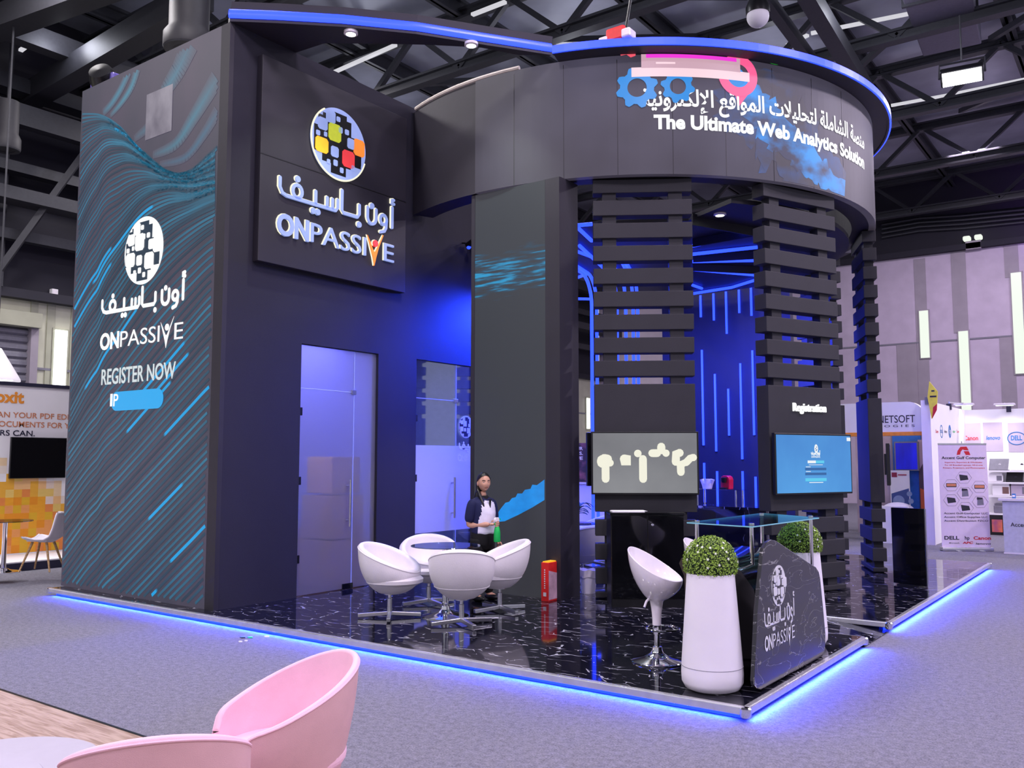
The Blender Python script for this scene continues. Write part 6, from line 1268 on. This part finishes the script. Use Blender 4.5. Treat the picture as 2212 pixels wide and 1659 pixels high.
def bt(nm, body, m, fx0, fx1, fy, h, bold=.01, slant=0):
    F = FR((fx0*Wb, -.0055, Hb-fy*(Hb-.07)), (1, 0, 0), (0, 0, 1)); mb = text_mb(body, (fx1-fx0)*Wb, h, bold, .001, slant=slant); mb.map(lambda v: F @ v); return obj(nm, mb, m, rb, world=False)
bt('banner_title', 'Accent Gulf Computer', 'print_black', .08, .94, .145, .055, .02); bt('banner_line', 'Importers, Exporters & Wholesaler', 'print_red', .14, .88, .183, .026); bt('banner_line', 'For All Branded Laptops, All-in-one', 'print_red', .14, .88, .21, .026); bt('banner_line', 'Printers, Projectors, and Photocopiers', 'print_red', .10, .92, .237, .026)
for k, s_ in enumerate(['Accent Gulf Computer LLC', 'Accent Office Supplies LLC', 'Accent Distribution FZCO']): bt('banner_line', s_, 'print_black', .08, .94, .68+.036*k, .036, .012)
bt('banner_brand', 'DELL', 'print_navy', .07, .36, .925, .07, .03); bt('banner_brand', 'hp', 'print_navy', .47, .56, .925, .07, .02); bt('banner_brand', 'Canon', 'print_red', .64, .98, .925, .065, .03); bt('banner_brand', 'Microsoft', 'print_grey', .16, .36, .965, .03, .01); bt('banner_brand', 'APC', 'print_red', .42, .62, .965, .04, .04, .2); bt('banner_brand', 'lenovo', 'print_navy', .68, .97, .972, .035, .02, .2)
def bpoly(nm, pts, m, lift=.0055): F = FR((0, -lift, Hb), (1, 0, 0), (0, 0, 1)); mb = MB().prism([(x*Wb, -y*(Hb-.07)) for x, y in pts], 0, .001); mb.map(lambda v: F @ v); return obj(nm, mb, m, rb, world=False)
bpoly('banner_emblem', [(.38, .105), (.40, .065), (.46, .025), (.58, .022), (.62, .06), (.54, .058), (.50, .05), (.46, .075), (.45, .10)], 'print_red'); bpoly('banner_emblem', [(.52, .068), (.62, .068), (.65, .105), (.56, .105)], 'print_red')
for x, y, kind in [(.5, .325, 'dark'), (.25, .40, 'wide'), (.80, .415, 'wide'), (.51, .475, 'tall'), (.24, .545, 'dark'), (.80, .56, 'tall'), (.51, .62, 'dark')]:
    hxp = [(x+.155*math.cos(PI/3*k), y+.063*math.sin(PI/3*k)) for k in range(6)]; Fh = FR((0, -.0058, Hb), (1, 0, 0), (0, 0, 1))
    obj('hexagon_outline', MB().tube([Fh @ V3((a*Wb, -b*(Hb-.07), 0)) for a, b in hxp], .003, 5, True), 'wall_lav_dark', rb, world=False)
    if kind == 'tall': bpoly('device_print', [(x-.05, y-.035), (x+.06, y-.03), (x+.07, y+.03), (x-.06, y+.035)], 'print_grey'); bpoly('device_print', [(x-.06, y-.045), (x+.05, y-.04), (x+.05, y-.025), (x-.06, y-.02)], 'print_black', .007)
    elif kind == 'wide': bpoly('device_print', [(x-.10, y-.02), (x+.10, y-.02), (x+.10, y+.018), (x-.10, y+.018)], 'print_black'); bpoly('device_print', [(x-.09, y-.015), (x+.09, y-.015), (x+.09, y+.01), (x-.09, y+.01)], 'print_terra', .007)
    else: bpoly('device_print', [(x-.09, y-.03), (x+.07, y-.02), (x+.09, y+.02), (x-.07, y+.03)], 'print_black')
# things seen in the narrow gap between pillar and column: dark banner and white counter
v0 = DP(1218, 1000, 22); t = thing('banner_wall', 'dark purple printed banner glimpsed between pillar and slatted column', 'banner', v0); t.location.z = 0; WM[t.name] = Matrix.Translation(t.location)
w = dirv(1, 0); a, b = DP(1231, 957, 22), DP(1290, 957, 22)
obj('printed_sheet', MB().bar((a+b)/2-(b-a)/2+V3((0, 0, -a.z/2)), (a+b)/2+(b-a)/2+V3((0, 0, -a.z/2)), .05, a.z), streak_mat('starry_print', S(30, 18, 45), S(110, 60, 110), (6, 6, 6), .45, .75, .8), t)
for k, s_ in enumerate(['YOUR', 'IONS.', 'LIFE']): q, q2 = DP(1231 if k < 2 else 1236, 972+10.5*k, 21.9), DP(1259, 972+10.5*k, 21.9); q2.z = q.z; text('banner_lettering', s_, 'print_white', t, q, q2, .08, .03, depth=.002)
c0 = DP(1264, 1110, 19); t = thing('info_counter', 'white counter glimpsed between pillar and slatted column', 'counter', (c0.x, c0.y, 0), math.atan2(RT.y, RT.x)); hz = DP(1264, 1046, 19).z; obj('front', MB().box((-.20, 0, 0), (.5, .4, hz)), 'white', t, world=False); obj('top', MB().box((-.24, -.04, hz), (.54, .44, hz+.04)), 'white_gloss', t, world=False)
q = DP(1238, 1078, 18.8); t = thing('pink_flowers', 'bunch of pink flowers glimpsed behind the inner white chairs', 'flowers', (q.x, q.y, q.z-.25))
obj('vase', MB().lathe([(.05, -q.z+.25), (.07, -.1), (.05, .1)], 16, Matrix()), 'white_gloss', t, world=False, smooth=True)
random.seed(9)
for k in range(9): obj('flower_head', MB().sphere((random.uniform(-.12, .12), random.uniform(-.1, .1), .2+random.uniform(-.08, .14)), .06, 10, 7, (1, 1, .7)), 'pink', t, world=False, smooth=True)
b0 = P(1003, 995, 'x', xT-.32); t = thing('added_sphere', 'pink sphere added for the round reflection on the white frosted band of the clear door', 'added_sphere', b0)  # sphere and string added for the pink circle reflected on the band
obj('added_sphere_body', MB().sphere(b0, .13, 24, 14, (1, 1, 1.1)), mat('sphere_pink', S(235, 60, 210), .35), t, smooth=True); obj('added_sphere_string', MB().tube([b0+V3((0, 0, -.14)), (b0.x, b0.y, PT+.005)], .004, 6), 'print_white', t)

# ================================================================== PERSON
def skin(name, nodes, edges, radii, sub=2):
    me = bpy.data.meshes.new('s'); me.from_pydata([tuple(n) for n in nodes], edges, []); o = bpy.data.objects.new('s', me); COL.objects.link(o)
    m = o.modifiers.new('k', 'SKIN'); m.use_smooth_shade = True; su = o.modifiers.new('u', 'SUBSURF'); su.levels = su.render_levels = sub
    for i, r in enumerate(radii): me.skin_vertices[0].data[i].radius = r if isinstance(r, tuple) else (r, r)
    me.skin_vertices[0].data[0].use_root = True
    bpy.context.view_layer.update(); e = o.evaluated_get(bpy.context.evaluated_depsgraph_get()); mm = e.to_mesh()
    mb = MB(); mb.v = [v.co.copy() for v in mm.vertices]; mb.f = [tuple(p.vertices) for p in mm.polygons]; e.to_mesh_clear(); bpy.data.objects.remove(o); return mb
def chain(mb, pts, radii, sub=2):
    k = skin('c', pts, [(i, i+1) for i in range(len(pts)-1)], radii, sub); mb.add(k.v, k.f)
wp = DP(1043, 1200, 10.5); ang = math.atan2(RT.y, RT.x)
pw = thing('person', 'person in navy and white polo shirt holding a green spray bottle', 'person', (wp.x, wp.y, PT), ang+.80)
EL, HD = V3((-.165, .075, .88)), V3((-.035, -.215, .905))
# one continuous body: pelvis, spine, neck, head base, arms, legs
N = [(0, .01, .78), (0, .0, .90), (0, -.01, 1.04), (0, .0, 1.15), (0, .015, 1.215), (0, .0, 1.29),
     (-.085, .01, 1.165), (-.165, .02, 1.145), tuple((V3((-.165, .02, 1.145))+EL)/2), tuple(EL), tuple(EL.lerp(HD, .5)), tuple(EL.lerp(HD, .86)),
     (.085, .01, 1.165), (.165, .015, 1.145), (.20, .03, 1.0), (.215, .02, .885), (.215, -.02, .77), (.215, -.045, .69),
     (-.085, .01, .70), (-.095, -.005, .40), (-.10, .02, .07), (.085, .01, .70), (.10, -.02, .40), (.105, .02, .07), (-.11, -.10, .035), (.12, -.11, .035)]
E_ = [(0, 1), (1, 2), (2, 3), (3, 4), (4, 5), (3, 6), (6, 7), (7, 8), (8, 9), (9, 10), (10, 11), (3, 12), (12, 13), (13, 14), (14, 15), (15, 16), (16, 17), (0, 18), (18, 19), (19, 20), (0, 21), (21, 22), (22, 23), (20, 24), (23, 25)]
Rr = [(.10, .085), (.09, .075), (.09, .075), (.085, .06), .046, .05, .050, .050, .046, .040, .037, .025, .050, .050, .046, .038, .034, .024, .085, .055, .038, .085, .055, .038, .03, .03]
body = skin('body', N, E_, Rr)
# head, turned back towards the camera
hy = -.42; HC = V3((.0, -.015, 1.385)); Hr = Matrix.Translation(HC) @ Matrix.Rotation(hy, 4, 'Z')
def headf(u, v):
    a = 2*PI*u; t = PI*v; x = math.sin(t)*math.cos(a); y = math.sin(t)*math.sin(a); z = -math.cos(t); w = .074; dpt = .092; hh = .108
    low = max(0, -z); w *= 1-.30*low**1.5; px, py, pz = x*w, y*dpt, z*hh
    if y < 0:
        f = -y; py -= .010*low*f
        nose = math.exp(-((x/.16)**2)-((z+.18)/.22)**2); py -= .022*nose*f
        for s in (-1, 1): py += .010*math.exp(-(((x-s*.40)/.20)**2)-((z-.06)/.13)**2); py -= .005*math.exp(-(((x-s*.50)/.25)**2)-((z+.28)/.2)**2)
        py -= .006*math.exp(-((x/.3)**2)-((z+.52)/.09)**2); py += .004*math.exp(-((x/.3)**2)-((z+.64)/.06)**2); py -= .010*math.exp(-((x/.3)**2)-((z+.82)/.14)**2)
    return Hr @ V3((px, py, pz))
body.grid(headf, 44, 30, True)
for s in (-1, 1): 
    k = MB().sphere((0, 0, 0), .026, 14, 10, (.4, .75, 1.15)); k.map(lambda v, s=s: Hr @ (v+V3((s*.074, .012, -.012)))); body.add(k.v, k.f)
# hands
def hand(w, d, up, grip, sgn):
    side = d.cross(up).normalized(); mid = w+d*.045
    chain(body, [w, w+d*.03, w+d*.065], [.022, (.034, .018), (.034, .016)], 2)
    for k in range(4):
        L = (.9, 1.0, .95, .78)[k]; b = w+d*.068+up*(.026-.0175*k)
        if grip: pts = [b, b+d*.028*L+grip*.008, b+d*.040*L+grip*.032, b+d*.026*L+grip*.052]
        else: pts = [b, b+d*.030*L, b+d*.055*L+side*.006, b+d*.072*L+side*.016]
        chain(body, pts, [.0095, .009, .0085, .007], 1)
    tb = w+d*.022+up*.028
    if grip: chain(body, [tb, tb+d*.022+up*.012+grip*.014, tb+d*.036+up*.006+grip*.034], [.011, .010, .008], 1)
    else: chain(body, [tb, tb+d*.03+up*.02, tb+d*.055+up*.022], [.011, .010, .008], 1)
d1 = (HD-EL).normalized(); upv = (V3((0, 0, 1))-d1*d1.z).normalized(); gr = V3((1, 0, 0))*.0+d1.cross(upv).normalized()
w1 = EL.lerp(HD, .84); hand(w1, d1, upv, -gr if gr.x < 0 else gr, 1)
w2 = V3((.215, -.045, .70)); hand(w2, V3((.02, -.12, -1)).normalized(), V3((0, -1, -.1)).normalized(), None, 1)
bo = obj('body', body, 'skin', pw, world=False, smooth=True)
# face details
def facemesh(nm, pts, m, lift, par): 
    mb = MB().prism([(x, z) for x, z in pts], 0, .004); out = []
    def mp(v):
        x, z = v.x, v.y; zn = z/.108; t = math.acos(-zn); w = .074*(1-.30*max(0, -zn)**1.5); a = 2*PI-math.acos(max(-1, min(1, x/w/math.sin(t)))); p = Hr.inverted() @ headf(a/(2*PI), t/PI); return Hr @ V3((p.x, p.y-lift-v.z*.6, p.z))
    mb.map(mp); return obj(nm, mb, m, par, world=False)
for s in (-1, 1):
    facemesh('eyebrow', [(s*.012, .025), (s*.030, .034), (s*.050, .027), (s*.048, .021), (s*.030, .026), (s*.013, .018)], 'hair', .0006, bo)
    e = facemesh('eye', [(s*.018, .006), (s*.026, .0105), (s*.036, .010), (s*.044, .005), (s*.034, .002), (s*.024, .002)], 'eye_white', .0002, bo)
    facemesh('iris', disc2(s*.031, .0062, .0058, 12), 'hair', .0010, bo)
facemesh('lips', [(-.022, -.056), (-.010, -.050), (0, -.052), (.010, -.050), (.022, -.056), (.010, -.065), (0, -.067), (-.010, -.065)], 'lip', .0006, bo)
# hair: cap swept back and long tail over the back
def capf(u, v):
    a = 2*PI*u; t = PI*(1-v*(.46+.20*math.sin(a))); x, y, z = math.sin(t)*math.cos(a), math.sin(t)*math.sin(a), -math.cos(t)
    fr = max(0, -y); k = 1.07 if y > -.2 else 1.07-.02*fr; return Hr @ V3((x*.078*k, y*.098*k+.010, z*.113*k+.004))
hm = MB().grid(capf, 40, 18, True)
chain(hm, [Hr @ V3((0, .075, .01)), Hr @ V3((0, .10, -.07)), V3((-.01, .085, 1.22)), V3((-.015, .10, 1.09)), V3((-.015, .105, .99))], [.05, .052, .05, .038, .015], 2)
chain(hm, [Hr @ V3((-.066, .03, .0)), Hr @ V3((-.066, .035, -.08)), V3((-.085, -.03, 1.24)), V3((-.085, -.085, 1.14)), V3((-.075, -.10, 1.08))], [.024, .026, .022, .018, .007], 2)
obj('hair', hm, 'hair', pw, world=False, smooth=True)
# polo shirt: navy with white front panel, collar; black trousers, shoes
RG = [(.785, .145, .120, 0), (.80, .152, .128, 0), (.87, .150, .130, -.004), (.95, .150, .132, -.008), (1.03, .158, .132, -.010), (1.10, .165, .118, -.004), (1.15, .178, .104, .006), (1.185, .150, .090, .010), (1.205, .105, .074, .010), (1.215, .066, .062, .010), (1.225, .056, .054, .008)]
def loft(rg, nu, nv):
    def fn(u, v):
        f = v*(len(rg)-1); i = min(int(f), len(rg)-2); k = f-i; z, a, b, c = [rg[i][q]*(1-k)+rg[i+1][q]*k for q in range(4)]; t_ = 2*PI*u; return V3((a*math.cos(t_), c+b*math.sin(t_), z+.004*math.sin(t_*7+z*40)*(v < .9)))
    return MB().grid(fn, nu, nv, True)
sm = loft(RG, 72, 44)
fr_, bk_ = MB(), MB(); fr_.v = list(sm.v); bk_.v = list(sm.v)
for f in sm.f:
    c = sum((sm.v[i] for i in f), V3())/len(f)
    (fr_ if c.y < -.03 and abs(c.x) < .118+.02*math.sin(c.z*9) and c.z < 1.175-.55*max(0, abs(c.x)-.05) else bk_).f.append(f)
for a_, b_ in ((V3(N[7]), EL), (V3(N[13]), V3(N[15]))): chain(bk_, [(a_.x*.62, a_.y, a_.z+.005), a_, a_.lerp(b_, .5), a_.lerp(b_, .9)], [.066, .070, .066, .066], 2)
so = obj('polo_shirt', bk_, 'navy', pw, world=False, smooth=True, label='navy polo shirt'); obj('shirt_front', fr_, 'shirt_white', so, world=False, smooth=True, label='white front panel of the polo shirt')
co_ = MB().grid(lambda u, v: V3(((.062+.020*v)*math.cos(2*PI*u), .004+(.060+.022*v)*math.sin(2*PI*u)-.012*v, 1.232-.035*v-.05*v*max(0, -math.sin(2*PI*u))**3)), 32, 5, True)
cl = obj('collar', co_, 'trousers', so, world=False, smooth=True); ml = cl.modifiers.new('s', 'SOLIDIFY'); ml.thickness = .006
obj('placket', MB().prism([(-.018, 1.19), (.018, 1.19), (.004, 1.09), (-.004, 1.09)], .118, .126, Matrix(((1, 0, 0, 0), (0, 0, -1, 0), (0, 1, 0, 0), (0, 0, 0, 1)))), 'trousers', so, world=False)
tm = loft([(.60, .10, .085, 0), (.66, .148, .118, .004), (.74, .154, .126, .006), (.82, .148, .120, .004), (.85, .142, .116, .002)], 48, 16)
for l in ((N[18], N[19], (-.10, .015, .06)), (N[21], N[22], (.105, .015, .06))): chain(tm, [(l[0][0], l[0][1], .74), l[0], l[1], l[2]], [.10, .092, .070, .062], 2)
obj('trousers', tm, 'trousers', pw, world=False, smooth=True)
for s, fx_, fy in ((-1, -.105, -.03), (1, .112, -.035)): obj('shoe', MB().sphere((fx_, fy, .035), .05, 18, 10, (.9, 2.3, .75)).map(lambda v: V3((v.x, v.y, max(0.0, v.z)))), 'black', pw, world=False, smooth=True)
# spray bottle in the hand
hc = w1+d1*.085+(-gr if gr.x < 0 else gr)*.028
sb = thing('spray_bottle', 'green spray bottle with white head held by the person', 'bottle', WM[pw.name] @ V3((hc.x, hc.y, hc.z-.21)), ang+.8)
obj('bottle', MB().lathe([(0, 0), (.036, 0), (.040, .012), (.039, .11), (.030, .16), (.017, .19), (.016, .225), (0, .225)], 24), 'green_bottle', sb, world=False, smooth=True)
obj('spray_head', MB().prism([(-.045, .235), (.02, .225), (.03, .255), (.015, .285), (-.03, .285), (-.048, .262)], -.014, .014, Matrix(((1, 0, 0, 0), (0, 0, 1, 0), (0, 1, 0, 0), (0, 0, 0, 1)))), 'white_gloss', sb, world=False, bevel=.005); obj('trigger', MB().tube([(-.02, 0, .235), (-.035, 0, .215), (-.03, 0, .19)], .006, 8), 'green_bottle', sb, world=False); obj('nozzle', MB().box((.03, -.008, .252), (.048, .008, .27)), 'green_bottle', sb, world=False)
